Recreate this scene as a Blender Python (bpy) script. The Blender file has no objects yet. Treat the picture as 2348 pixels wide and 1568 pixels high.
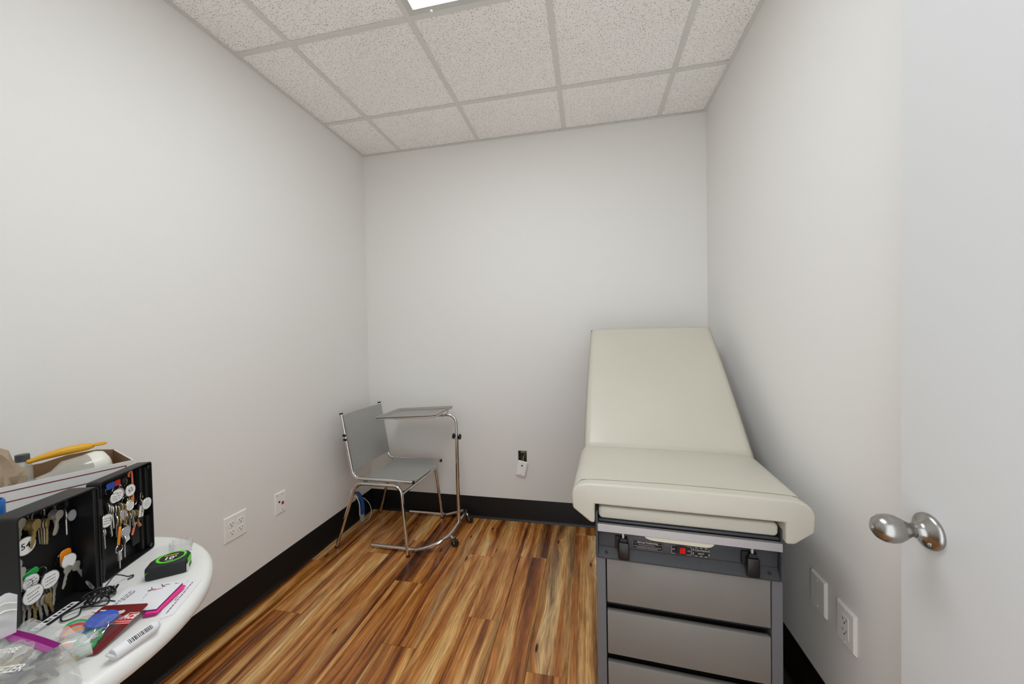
import bpy, bmesh, math, random
from mathutils import Vector, Matrix
R = math.radians
SC = bpy.context.scene
COL = SC.collection
random.seed(7)

# ------------------------------------------------------------------ camera
F_PX, YAW, PITCH, ROLL, EYE = 837.567, -0.2054, -0.0181, -0.0193, 1.3315
cam_d = bpy.data.cameras.new('camera'); cam = bpy.data.objects.new('camera', cam_d); COL.objects.link(cam)
cam_d.sensor_fit = 'HORIZONTAL'; cam_d.sensor_width = 36.0; cam_d.lens = F_PX*36.0/2348.0
cam_d.clip_start = 0.01; cam_d.clip_end = 60
_f = Vector((math.sin(YAW)*math.cos(PITCH), math.cos(YAW)*math.cos(PITCH), math.sin(PITCH)))
_r = Vector((math.cos(YAW), -math.sin(YAW), 0)); _u = _r.cross(_f)
_r2 = math.cos(ROLL)*_r+math.sin(ROLL)*_u; _u2 = -math.sin(ROLL)*_r+math.cos(ROLL)*_u
cam.matrix_world = Matrix(((_r2.x,_u2.x,-_f.x,0),(_r2.y,_u2.y,-_f.y,0),(_r2.z,_u2.z,-_f.z,EYE),(0,0,0,1)))
SC.camera = cam
# ------------------------------------------------------------------ world, exposure
W = bpy.data.worlds.new('world'); SC.world = W; W.use_nodes = True
W.node_tree.nodes['Background'].inputs[0].default_value = (.93, .97, 1.0, 1)
W.node_tree.nodes['Background'].inputs[1].default_value = 1.8
LAMP_STRENGTH = 8.3
SC.view_settings.view_transform = 'Standard'; SC.view_settings.look = 'None'
SC.view_settings.exposure = 0.26; SC.view_settings.gamma = 1.0; SC.view_settings.use_curve_mapping = False
SC.cycles.max_bounces = 14; SC.cycles.diffuse_bounces = 8; SC.cycles.transparent_max_bounces = 16

# ------------------------------------------------------------------ colour / material helpers
def lin(h):
    h = h.lstrip('#'); o = []
    for i in (0, 2, 4):
        c = int(h[i:i+2], 16)/255
        o.append(c/12.92 if c <= .04045 else ((c+.055)/1.055)**2.4)
    return (*o, 1)
MATS = {}
def mat(name, col='#ffffff', rough=.5, metal=0, spec=.5, bump=None, emit=0, vary=0, trans=0, coat=0, alpha=None):
    m = bpy.data.materials.new(name); m.use_nodes = True; MATS[name] = m
    nt = m.node_tree; b = nt.nodes['Principled BSDF']
    c = lin(col) if isinstance(col, str) else col
    b.inputs['Base Color'].default_value = c
    b.inputs['Roughness'].default_value = rough; b.inputs['Metallic'].default_value = metal
    b.inputs['Specular IOR Level'].default_value = spec
    b.inputs['Transmission Weight'].default_value = trans
    b.inputs['Coat Weight'].default_value = coat
    if emit: b.inputs['Emission Color'].default_value = c; b.inputs['Emission Strength'].default_value = emit
    tc = nt.nodes.new('ShaderNodeTexCoord')
    if vary:
        n = nt.nodes.new('ShaderNodeTexNoise'); n.inputs['Scale'].default_value = vary[0]; n.inputs['Detail'].default_value = 4
        nt.links.new(tc.outputs['Object'], n.inputs['Vector'])
        mx = nt.nodes.new('ShaderNodeMix'); mx.data_type = 'RGBA'
        k = vary[1]
        mx.inputs[6].default_value = tuple(max(0, x*(1-k)) for x in c[:3])+(1,)
        mx.inputs[7].default_value = tuple(min(1, x*(1+k)) for x in c[:3])+(1,)
        nt.links.new(n.outputs['Fac'], mx.inputs[0]); nt.links.new(mx.outputs[2], b.inputs['Base Color'])
    if bump:
        n = nt.nodes.new('ShaderNodeTexNoise'); n.inputs['Scale'].default_value = bump[0]; n.inputs['Detail'].default_value = 2
        nt.links.new(tc.outputs['Object'], n.inputs['Vector'])
        bp = nt.nodes.new('ShaderNodeBump'); bp.inputs['Strength'].default_value = bump[1]; bp.inputs['Distance'].default_value = bump[2] if len(bump) > 2 else .001
        nt.links.new(n.outputs['Fac'], bp.inputs['Height']); nt.links.new(bp.outputs['Normal'], b.inputs['Normal'])
    return m

def film(name, col='#ffffff', clear=.8, rough=.15):
    """thin clear plastic film: mostly see-through, a little milky, shiny"""
    m = bpy.data.materials.new(name); m.use_nodes = True; MATS[name] = m
    nt = m.node_tree; nt.nodes.clear()
    out = nt.nodes.new('ShaderNodeOutputMaterial'); mx = nt.nodes.new('ShaderNodeMixShader'); mx.inputs[0].default_value = 1-clear
    t = nt.nodes.new('ShaderNodeBsdfTransparent'); p = nt.nodes.new('ShaderNodeBsdfPrincipled')
    p.inputs['Base Color'].default_value = lin(col); p.inputs['Roughness'].default_value = rough
    g = nt.nodes.new('ShaderNodeBsdfGlossy'); g.inputs['Roughness'].default_value = .12
    lw = nt.nodes.new('ShaderNodeLayerWeight'); lw.inputs[0].default_value = .5
    fr = nt.nodes.new('ShaderNodeMath'); fr.operation = 'MULTIPLY_ADD'; fr.inputs[2].default_value = .03
    pw = nt.nodes.new('ShaderNodeMath'); pw.operation = 'POWER'; pw.inputs[1].default_value = 1.8; nt.links.new(lw.outputs['Facing'], pw.inputs[0]); nt.links.new(pw.outputs[0], fr.inputs[0]); fr.inputs[1].default_value = .3
    mx2 = nt.nodes.new('ShaderNodeMixShader')
    nt.links.new(t.outputs[0], mx.inputs[1]); nt.links.new(p.outputs[0], mx.inputs[2])
    nt.links.new(fr.outputs[0], mx2.inputs[0]); nt.links.new(mx.outputs[0], mx2.inputs[1]); nt.links.new(g.outputs[0], mx2.inputs[2])
    nt.links.new(mx2.outputs[0], out.inputs[0])
    return m

class NT:
    def __init__(s, m): s.nt = m.node_tree
    def n(s, t, **kw):
        nd = s.nt.nodes.new('ShaderNode'+t)
        for k, v in kw.items(): setattr(nd, k, v)
        return nd
    def put(s, sock, v):
        if hasattr(v, 'is_output') or isinstance(v, bpy.types.NodeSocket): s.nt.links.new(v, sock)
        else: sock.default_value = v
    def math(s, op, a, b=0.0, clamp=False):
        nd = s.n('Math', operation=op, use_clamp=clamp); s.put(nd.inputs[0], a); s.put(nd.inputs[1], b); return nd.outputs[0]
    def vmath(s, op, a, b=(0,0,0)):
        nd = s.n('VectorMath', operation=op); s.put(nd.inputs[0], a); s.put(nd.inputs[1], b); return nd.outputs[0]
    def noise(s, v, scale=1, detail=2, rough=.5, dist=0):
        nd = s.n('TexNoise'); s.put(nd.inputs['Vector'], v); nd.inputs['Scale'].default_value = scale
        nd.inputs['Detail'].default_value = detail; nd.inputs['Roughness'].default_value = rough; nd.inputs['Distortion'].default_value = dist
        return nd.outputs['Fac']
    def mix(s, f, a, b, mode='MIX'):
        nd = s.n('Mix', data_type='RGBA', blend_type=mode); s.put(nd.inputs[0], f); s.put(nd.inputs[6], a); s.put(nd.inputs[7], b); return nd.outputs[2]
    def ramp(s, f, stops):
        nd = s.n('ValToRGB'); s.put(nd.inputs[0], f); cr = nd.color_ramp
        while len(cr.elements) < len(stops): cr.elements.new(.5)
        for e, (p, c) in zip(cr.elements, stops):
            e.position = p; e.color = lin(c) if isinstance(c, str) else (c, c, c, 1)
        return nd.outputs[0]
    def mapr(s, f, a, b, c=0.0, d=1.0):
        nd = s.n('MapRange'); s.put(nd.inputs[0], f)
        for i, v in enumerate((a, b, c, d)): nd.inputs[i+1].default_value = v
        return nd.outputs[0]

def wood_floor():
    m = bpy.data.materials.new('floor_wood'); m.use_nodes = True; MATS['floor_wood'] = m
    g = NT(m); b = m.node_tree.nodes['Principled BSDF']
    tc = g.n('TexCoord').outputs['Object']; rnd = g.n('ObjectInfo').outputs['Random']
    off = g.n('CombineXYZ')
    for i, k in enumerate((13.7, 71.3, 29.1)): g.put(off.inputs[i], g.math('MULTIPLY', rnd, k))
    p = g.vmath('ADD', tc, off.outputs[0])
    # knots: sparse points that push the grain sideways
    vo = g.n('TexVoronoi', voronoi_dimensions='2D'); g.put(vo.inputs['Vector'], g.vmath('MULTIPLY', p, (7.5, 1.9, 1))); vo.inputs['Scale'].default_value = 1
    kd = vo.outputs['Distance']; ks = g.n('SeparateColor'); g.put(ks.inputs[0], vo.outputs['Color'])
    sel = g.math('GREATER_THAN', ks.outputs[0], .60)
    near = g.math('MULTIPLY', g.mapr(kd, 0.0, .42, 1.0, 0.0), sel)
    near2 = g.math('POWER', near, 1.7)
    w1 = g.math('SUBTRACT', g.noise(g.vmath('MULTIPLY', p, (5, 1.1, 1)), 1, 2), .5)
    w2 = g.math('SUBTRACT', g.noise(g.vmath('MULTIPLY', p, (12, 3.5, 1)), 1, 2), .5)
    dx = g.math('ADD', g.math('ADD', g.math('MULTIPLY', w1, .055), g.math('MULTIPLY', w2, .009)), g.math('MULTIPLY', near2, .032))
    cx = g.n('CombineXYZ'); g.put(cx.inputs[0], dx)
    q = g.vmath('ADD', p, cx.outputs[0])
    streak = g.noise(g.vmath('MULTIPLY', q, (15, .5, 1)), 1, 3, .55)
    mid = g.noise(g.vmath('MULTIPLY', q, (58, 1.3, 1)), 1, 3, .6)
    fine = g.noise(g.vmath('MULTIPLY', q, (230, 9, 1)), 1, 2, .6)
    blot = g.noise(g.vmath('MULTIPLY', p, (5, 1.2, 1)), 1, 2)
    v = g.math('ADD', g.math('MULTIPLY', streak, .85), g.math('MULTIPLY', mid, .34))
    v = g.math('ADD', v, g.math('MULTIPLY', g.math('SUBTRACT', rnd, .5), .09))
    v = g.math('ADD', v, g.math('MULTIPLY', g.math('SUBTRACT', blot, .5), .22))
    col = g.ramp(v, [(.40, '#3f1a08'), (.49, '#733c15'), (.55, '#b06a2b'), (.61, '#cc8a46'), (.68, '#dfab67'), (.78, '#f3cf94')])
    # dark heartwood bands
    db = g.noise(g.vmath('ADD', g.vmath('MULTIPLY', q, (8.5, .33, 1)), (41, 7, 3)), 1, 2, .5)
    dm = g.mapr(db, .60, .70)
    dm = g.math('MULTIPLY', dm, g.mapr(mid, .30, .62, .55, 1.0))
    col = g.mix(g.math('MULTIPLY', dm, .85), col, lin('#371608'))
    # warm red tinge in places
    rt = g.mapr(g.noise(g.vmath('ADD', g.vmath('MULTIPLY', q, (14, .5, 1)), (9, 77, 5)), 1, 2), .48, .66, 0, .5)
    col = g.mix(rt, col, lin('#93501f'))
    # thin dark veins
    vein = g.noise(g.vmath('ADD', g.vmath('MULTIPLY', q, (42, .55, 1)), (3, 5, 11)), 1, 1)
    vm = g.math('SUBTRACT', 1.0, g.mapr(g.math('ABSOLUTE', g.math('SUBTRACT', vein, .52)), .0, .016))
    col = g.mix(g.math('MULTIPLY', vm, .6), col, lin('#4d270f'))
    fm = g.mapr(fine, .36, .60, .62, 1.10)
    col = g.mix(1.0, col, fm, 'MULTIPLY')
    # knot hearts
    kn = g.n('Math', operation='ADD'); g.put(kn.inputs[0], kd); g.put(kn.inputs[1], g.math('MULTIPLY', w2, .08))
    kc = g.math('MULTIPLY', g.mapr(kn.outputs[0], .028, .055, 1.0, 0.0), sel)
    halo = g.math('MULTIPLY', g.mapr(kn.outputs[0], .05, .20, .6, 0.0), sel)
    col = g.mix(halo, col, lin('#a3602a')); col = g.mix(kc, col, lin('#2c140a'))
    g.put(b.inputs['Base Color'], col)
    g.put(b.inputs['Roughness'], g.mapr(fine, .3, .7, .20, .30))
    bp = g.n('Bump'); bp.inputs['Strength'].default_value = .12; bp.inputs['Distance'].default_value = .0006
    g.put(bp.inputs['Height'], fine); g.put(b.inputs['Normal'], bp.outputs[0])
    return m

def ceiling_tile():
    m = bpy.data.materials.new('ceiling_tile'); m.use_nodes = True; MATS['ceiling_tile'] = m
    g = NT(m); b = m.node_tree.nodes['Principled BSDF']
    tc = g.n('TexCoord').outputs['Object']
    wn = g.n('TexNoise'); g.put(wn.inputs['Vector'], tc); wn.inputs['Scale'].default_value = 60; wn.inputs['Detail'].default_value = 2
    warp = g.vmath('MULTIPLY', g.vmath('SUBTRACT', wn.outputs['Color'], (.5, .5, .5)), (.011, .011, 0))
    p = g.vmath('ADD', tc, warp)
    def pits(scale, thr, keep, off):
        vo = g.n('TexVoronoi', voronoi_dimensions='2D'); g.put(vo.inputs['Vector'], g.vmath('ADD', p, off)); vo.inputs['Scale'].default_value = scale
        sc = g.n('SeparateColor'); g.put(sc.inputs[0], vo.outputs['Color'])
        lim = g.math('MULTIPLY', g.mapr(sc.outputs[1], 0, 1, .5, 1.3), thr)
        hit = g.mapr(g.math('SUBTRACT', vo.outputs['Distance'], lim), -.05, .05, 1, 0)
        return g.math('MULTIPLY', hit, g.math('GREATER_THAN', sc.outputs[0], 1-keep))
    k = g.math('MAXIMUM', pits(92, .18, .72, (0, 0, 0)), g.math('MULTIPLY', pits(150, .17, .5, (5.3, 2.1, 0)), .75))
    big = g.noise(tc, 2.2, 3)
    base = g.mix(g.mapr(big, .3, .7), lin('#f8f6f3'), lin('#fdfbf9'))
    col = g.mix(g.math('MULTIPLY', k, .62), base, lin('#70685e'))  # shade inside the pits is put into the tile colour
    g.put(b.inputs['Base Color'], col); b.inputs['Roughness'].default_value = .95; b.inputs['Specular IOR Level'].default_value = .1
    bp = g.n('Bump'); bp.inputs['Strength'].default_value = .5; bp.inputs['Distance'].default_value = .002; bp.invert = True
    g.put(bp.inputs['Height'], k); g.put(b.inputs['Normal'], bp.outputs[0])
    return m

wood_floor(); ceiling_tile()
mat('wall_paint', '#e7e6e3', .75, spec=.25, bump=(260, .22, .0012))
mat('door_paint', '#d3d4d5', .45, spec=.4, bump=(180, .10, .0008))
mat('base_vinyl', '#0b0807', .42, spec=.35)
mat('grid_white', '#dadad6', .5)
mat('lamp_frame', '#c9c9c4', .45)
mat('lamp_lens', (.925, .97, 1.0, 1), .4, emit=LAMP_STRENGTH)
mat('subfloor', '#2a2018', .8)
mat('plate_white', '#efeeeb', .35)
mat('slot_dark', '#1c1a18', .6)
mat('screw', '#b9b7b2', .35, metal=.8)
mat('chrome', '#d8d6d4', .09, metal=1)
mat('nickel', '#a7a5a2', .26, metal=1)
mat('steel_tray', '#b9b7b3', .28, metal=1, bump=(60, .05, .001))
mat('rubber_black', '#121212', .6)
mat('sling_grey', '#a3a39f', .62, bump=(900, .25, .0006))
mat('vinyl_taupe', '#c6c2b5', .34, spec=.45, bump=(420, .10, .0006), vary=(3, .06))
mat('piping_taupe', '#8f8a72', .5)
mat('table_metal', '#6a6b6f', .42, spec=.5)
mat('drawer_face', '#7d7974', .45, spec=.4, vary=(9, .06))
mat('console_grey', '#3f4146', .38, spec=.5)
mat('ledge_grey', '#323335', .45, vary=(60, .2))
mat('aluminium', '#b4b1b3', .42, metal=.6)
mat('cream_plastic', '#d2cdbb', .45)
mat('gap_black', '#0c0c0d', .6)
mat('lever_black', '#0d0a09', .36)
mat('decal_black', '#0b0d12', .45)
mat('ink_white', '#e8e8e6', .5)
mat('ink_grey', '#9b9b9b', .5)
mat('switch_red', '#d0120c', .3)
mat('resin_white', '#e6e6e3', .38, spec=.45, bump=(300, .05, .0005))
mat('cab_black', '#151516', .45, spec=.4, bump=(500, .1, .0005))
mat('cab_side', '#10141f', .5)
mat('card_white', '#e2e2e1', .7, bump=(120, .05, .0006))
mat('card_brown', '#87684a', .85, bump=(160, .2, .001))
mat('line_red', '#7c1720', .6)
mat('paper_bag', '#a3907a', .85, bump=(35, .5, .006))
mat('yellow_plastic', '#e0a51c', .4)
mat('blue_plastic', '#0f62ad', .4)
mat('key_silver', '#c4bfb6', .34, metal=.55)
mat('key_brass', '#b29a5e', .36, metal=.55)
mat('tag_white', '#e9e8e6', .5)
mat('tag_grey', '#a9a9b0', .45)
mat('tag_rim', '#b9b9b8', .3, metal=.85)
mat('orange_plastic', '#ee8f1c', .4)
mat('coral_cord', '#e8714a', .55)
mat('green_plastic', '#16a04a', .4)
mat('red_plastic', '#cc1a1a', .4)
mat('tag_blue', '#2450b8', .38)
mat('ink_black', '#161616', .7)
mat('tape_rubber', '#1c1e22', .6, bump=(700, .3, .0006))
mat('lime', '#5fd62c', .4)
mat('tape_yellow', '#dcb72c', .5)
mat('paper', '#e6e6ea', .8)
mat('paper_edge', '#cfd0d2', .8)
mat('pink', '#f0268f', .6)
mat('pink_dark', '#b81a78', .6)
mat('navy', '#10154a', .5)
mat('maroon', '#6d0308', .45)
mat('ace_red', '#cf0f12', .4)
mat('purple_zip', '#84066e', .4)
mat('purple_pale', '#a34f92', .45)
mat('cable_black', '#131316', .45)
mat('cable_blue', '#1c4f8e', .45)
mat('cable_white', '#dddbd6', .45)
mat('jack_red', '#a5261a', .5)
mat('wall_void', '#4f4a2a', .8)
mat('box_metal', '#8d8d88', .4, metal=.7)
mat('drywall_white', '#e9e7e2', .9)
mat('teal_label', '#0b6a83', .5)
mat('lime_label', '#c9d84a', .5)
mat('grey_cap', '#4b4d50', .45)
mat('milk_white', '#e5e4da', .35)
film('bag_film', '#eef0ee', .72, .2)
film('milky_film', '#eef0f2', .45, .3)
film('clear_shell', '#ffffff', .86, .08)
film('blister_film', '#ffffff', .95, .06)
film('bottle_clear', '#e8e6dc', .60, .12)

# ------------------------------------------------------------------ geometry helpers
def fillet(path, rad, seg=6):
    pts = [Vector(p) for p in path]; out = [pts[0]]
    for i in range(1, len(pts)-1):
        r = rad[i-1] if isinstance(rad, (list, tuple)) else rad
        a, b, c = pts[i-1], pts[i], pts[i+1]
        d1 = (a-b).normalized(); d2 = (c-b).normalized()
        ang = d1.angle(d2)
        if r <= 0 or ang > 3.1: out.append(b); continue
        t = min(r/math.tan(ang/2), (a-b).length*.49, (c-b).length*.49); r = t*math.tan(ang/2)
        cen = b+(d1+d2).normalized()*(r/math.sin(ang/2))
        s = b+d1*t-cen; e = b+d2*t-cen; tot = s.angle(e)
        for k in range(seg+1):
            f = k/seg; out.append(cen+(s*math.sin((1-f)*tot)+e*math.sin(f*tot))/math.sin(tot))
    out.append(pts[-1]); return out
def spline(path, n=6):
    P = [Vector(p) for p in path]; P = [2*P[0]-P[1]]+P+[2*P[-1]-P[-2]]; out = []
    for i in range(1, len(P)-2):
        a, b, c, d = P[i-1:i+3]
        for k in range(n):
            t = k/n; out.append(.5*((2*b)+(c-a)*t+(2*a-5*b+4*c-d)*t*t+(3*b-a-3*c+d)*t**3))
    out.append(P[-2]); return out

class G:
    def __init__(s): s.v = []; s.f = []
    def add(s, vs, fs, M=None):
        o = len(s.v)
        s.v += [(M @ Vector(p)) if M else Vector(p) for p in vs]; s.f += [tuple(i+o for i in f) for f in fs]; return s
    def box(s, x0, x1, y0, y1, z0, z1, M=None):
        vs = [(x, y, z) for z in (z0, z1) for y in (y0, y1) for x in (x0, x1)]
        return s.add(vs, [(0,2,3,1),(4,5,7,6),(0,1,5,4),(2,6,7,3),(0,4,6,2),(1,3,7,5)], M)
    def tube(s, path, r, n=10, closed=False, M=None, flat=1.0):
        P = [Vector(p) for p in path]; m = len(P); vs = []; fs = []
        T = []
        for i in range(m):
            if closed: t = P[(i+1) % m]-P[i-1]
            else: t = P[min(i+1, m-1)]-P[max(i-1, 0)]
            T.append(t.normalized())
        a = Vector((0,0,1)) if abs(T[0].z) < .9 else Vector((1,0,0))
        u = (a-T[0]*a.dot(T[0])).normalized()
        for i in range(m):
            u = (u-T[i]*u.dot(T[i])).normalized(); w = T[i].cross(u)
            ri = r[i] if isinstance(r, (list, tuple)) else r
            for k in range(n):
                an = 2*math.pi*k/n; vs.append(P[i]+u*(math.cos(an)*ri*flat)+w*(math.sin(an)*ri))
        for i in range(m if closed else m-1):
            j = (i+1) % m
            for k in range(n): fs.append((i*n+k, i*n+(k+1) % n, j*n+(k+1) % n, j*n+k))
        if not closed: fs.append(tuple(range(n))[::-1]); fs.append(tuple((m-1)*n+k for k in range(n)))
        return s.add(vs, fs, M)
    def lathe(s, prof, n=24, M=None, sx=1, sy=1):
        vs = []; fs = []; m = len(prof)
        for r, z in prof:
            for k in range(n):
                a = 2*math.pi*k/n; vs.append((r*math.cos(a)*sx, r*math.sin(a)*sy, z))
        for i in range(m-1):
            for k in range(n): fs.append((i*n+k, i*n+(k+1) % n, (i+1)*n+(k+1) % n, (i+1)*n+k))
        if prof[0][0] > 1e-6: fs.append(tuple(range(n))[::-1])
        if prof[-1][0] > 1e-6: fs.append(tuple((m-1)*n+k for k in range(n)))
        return s.add(vs, fs, M)
    def prism(s, poly, d0, d1, axis='y', M=None):
        """poly in the plane across `axis`: y -> (x,z), x -> (y,z), z -> (x,y)"""
        n = len(poly)
        def P(a, b, d): return (a, d, b) if axis == 'y' else ((d, a, b) if axis == 'x' else (a, b, d))
        vs = [P(a, b, d0) for a, b in poly]+[P(a, b, d1) for a, b in poly]
        fs = [tuple(range(n))[::-1], tuple(range(n, 2*n))]+[(i, (i+1) % n, n+(i+1) % n, n+i) for i in range(n)]
        return s.add(vs, fs, M)
    def grid(s, fn, nu, nv, M=None, thick=0, closed=False):
        vs = [fn(i/nu, j/nv) for j in range(nv+1) for i in range(nu+1)]
        fs = [(j*(nu+1)+i, j*(nu+1)+i+1, (j+1)*(nu+1)+i+1, (j+1)*(nu+1)+i) for j in range(nv) for i in range(nu)]
        return s.add(vs, fs, M)
    def build(s, name, m, parent=None, bevel=0, seg=2, ang=35, world=False, solid=0, smooth=True, loc=None, weld=True):
        vs = s.v
        if parent is not None and world:
            inv = parent.matrix_basis.inverted()
            if parent.parent is not None: inv = (parent.parent.matrix_basis @ parent.matrix_basis).inverted()
            vs = [inv @ p for p in vs]
        bm = bmesh.new(); bv = [bm.verts.new(p) for p in vs]
        for f in s.f:
            try: bm.faces.new([bv[i] for i in f])
            except ValueError: pass
        if weld: bmesh.ops.remove_doubles(bm, verts=bm.verts, dist=1e-6)
        bmesh.ops.recalc_face_normals(bm, faces=bm.faces)
        if bevel:
            bm.normal_update()
            ed = [e for e in bm.edges if len(e.link_faces) == 2 and e.calc_face_angle(0) > R(25)]
            bmesh.ops.bevel(bm, geom=ed, offset=bevel, segments=seg, affect='EDGES', profile=.5, clamp_overlap=True)
        if solid: bmesh.ops.solidify(bm, geom=bm.faces[:], thickness=solid)
        me = bpy.data.meshes.new(name); bm.to_mesh(me); bm.free()
        if smooth:
            me.polygons.foreach_set('use_smooth', [True]*len(me.polygons)); me.set_sharp_from_angle(angle=R(ang))
        me.materials.append(MATS[m] if isinstance(m, str) else m)
        o = bpy.data.objects.new(name, me); COL.objects.link(o)
        if parent is not None: o.parent = parent
        if loc is not None: o.location = loc
        return o

def circ(r, n=16, cx=0, cy=0, sx=1, sy=1): return [(cx+r*sx*math.cos(2*math.pi*k/n), cy+r*sy*math.sin(2*math.pi*k/n)) for k in range(n)]
def rrect(x0, x1, y0, y1, r, n=4):
    o = []
    for cx, cy, a in ((x1-r, y1-r, 0), (x0+r, y1-r, 90), (x0+r, y0+r, 180), (x1-r, y0+r, 270)):
        for k in range(n+1): t = R(a+90*k/n); o.append((cx+r*math.cos(t), cy+r*math.sin(t)))
    return o
def thing(name, label, cat, loc=(0,0,0), rotz=0, group=None, rot=None):
    o = bpy.data.objects.new(name, None); COL.objects.link(o); o.empty_display_size = .05
    M = Matrix.Translation(loc) @ (rot.to_4x4() if rot else Matrix.Rotation(rotz, 4, 'Z')); o.matrix_basis = M
    o['label'] = label; o['category'] = cat
    if group: o['group'] = group
    return o
def tag(o, label, cat, group=None):
    o['label'] = label; o['category'] = cat
    if group: o['group'] = group
    return o
def struct(o, label, cat):
    o['kind'] = 'structure'; o['label'] = label; o['category'] = cat; return o
def frame(o, ex, ey):
    ex = Vector(ex).normalized(); ey = Vector(ey); ez = ex.cross(ey).normalized(); ey = ez.cross(ex)
    return Matrix(((ex.x, ey.x, ez.x, o[0]), (ex.y, ey.y, ez.y, o[1]), (ex.z, ey.z, ez.z, o[2]), (0,0,0,1)))
_tc = {}
def text(name, s, size, M, m, parent, depth=.00015, bold=0.0, world=False, wide=1.0):
    """flat lettering in the XY plane of M (x right, y up), centred"""
    key = (s, bold)
    if key not in _tc:
        cu = bpy.data.curves.new('t', 'FONT'); cu.body = s; cu.align_x = 'CENTER'; cu.align_y = 'CENTER'; cu.size = 1; cu.offset = bold; cu.resolution_u = 2
        ob = bpy.data.objects.new('t', cu); COL.objects.link(ob); dg = bpy.context.evaluated_depsgraph_get(); dg.update()
        me = bpy.data.meshes.new_from_object(ob.evaluated_get(dg)); vs = [tuple(v.co) for v in me.vertices]; fs = [tuple(p.vertices) for p in me.polygons]
        bpy.data.objects.remove(ob); bpy.data.meshes.remove(me); bpy.data.curves.remove(cu); _tc[key] = (vs, fs)
    vs, fs = _tc[key]; g = G()
    g.add([(x*size*wide, y*size, depth) for x, y, z in vs], fs, M)
    return g.build(name, m, parent, smooth=False, world=world, weld=False)

# ------------------------------------------------------------------ the room
XL, XR, YB, YF, ZC = -1.6762, .7542, 2.5529, -.04, 2.7275
TH = .11
# floor: laid planks on a dark underlay
fl = struct(G().box(XL-TH, XR+TH, YF-TH, YB+TH, -.06, -.0085).build('floor', 'subfloor'), 'brown wood plank floor with dark streaks and knots', 'floor')
ends = {-.74: 1.417, -.58: 2.105, -.42: 1.63, -.26: 2.141, -.10: 1.40, .06: 2.437, .22: 1.75, .38: 2.2, .54: 1.3, .70: 2.0, .86: 1.6,
        -.90: 1.806, -1.06: 2.19, -1.22: 2.02, -1.38: 1.50, -1.54: 1.89}
PL = 1.215
for k in range(-10, 7):
    x1 = round(-.26+.16*k, 2); x0 = x1-.16
    a, b = max(x0, XL), min(x1, XR)
    if b-a < .004: continue
    y = ends.get(x1, 1.7)
    while y > YF: y -= PL
    while y < YB:
        c, d = max(y, YF-.02), min(y+PL, YB)
        if d-c > .01:
            lx, ly = (b-a)/2-.0004, (d-c)/2-.0004
            G().box(-lx, lx, -ly, ly, -.008, 0).build('plank', 'floor_wood', fl, bevel=.0008, seg=1, loc=((a+b)/2, (c+d)/2, 0))
        y += PL
# walls
struct(G().box(XL-TH, XL, YF-TH, YB+TH, -.06, ZC+.1).build('wall_left', 'wall_paint'), 'plain off-white painted wall behind the round table', 'wall')
struct(G().box(XR, XR+TH, YF-TH, YB+TH, -.06, ZC+.1).build('wall_right', 'wall_paint'), 'plain off-white painted wall beside the exam table', 'wall')
HX0, HX1, HZ0, HZ1 = -.503, -.440, .402, .507     # opening of the wall box
g = G()
g.box(XL, HX0, YB, YB+TH, -.06, ZC+.1); g.box(HX1, XR, YB, YB+TH, -.06, ZC+.1); g.box(HX0, HX1, YB, YB+TH, -.06, HZ0); g.box(HX0, HX1, YB, YB+TH, HZ1, ZC+.1)
struct(g.build('wall_back', 'wall_paint', weld=False), 'plain off-white painted far wall with an open wall box', 'wall')
DX0, DX1, DZ = -.265, .70, 2.10
g = G(); g.box(XL, DX0, YF-TH, YF, -.06, ZC+.1); g.box(DX1, XR, YF-TH, YF, -.06, ZC+.1); g.box(DX0, DX1, YF-TH, YF, DZ, ZC+.1)
struct(g.build('wall_front', 'wall_paint', weld=False), 'off-white wall with the doorway the view is taken from', 'wall')
# vinyl cove base
def cove(name, p0, p1, nrm, lab):
    p0, p1, nrm = Vector(p0), Vector(p1), Vector(nrm)
    prof = [(0, .155), (.0022, .155), (.003, .1535), (.003, .016), (.006, .008), (.014, .003), (.0155, 0), (0, 0)]
    g = G(); n = len(prof)
    vs = [p+nrm*a+Vector((0, 0, b)) for p in (p0, p1) for a, b in prof]
    g.add(vs, [tuple(range(n)), tuple(range(n, 2*n))]+[(i, (i+1) % n, n+(i+1) % n, n+i) for i in range(n)])
    struct(g.build(name, 'base_vinyl', ang=50), lab, 'baseboard')
cove('baseboard_left', (XL, YF, 0), (XL, YB, 0), (1, 0, 0), 'black vinyl cove base along the wall behind the round table')
cove('baseboard_back', (XL, YB, 0), (XR, YB, 0), (0, -1, 0), 'black vinyl cove base along the far wall')
cove('baseboard_right', (XR, YB, 0), (XR, YF, 0), (-1, 0, 0), 'black vinyl cove base along the wall beside the exam table')
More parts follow.
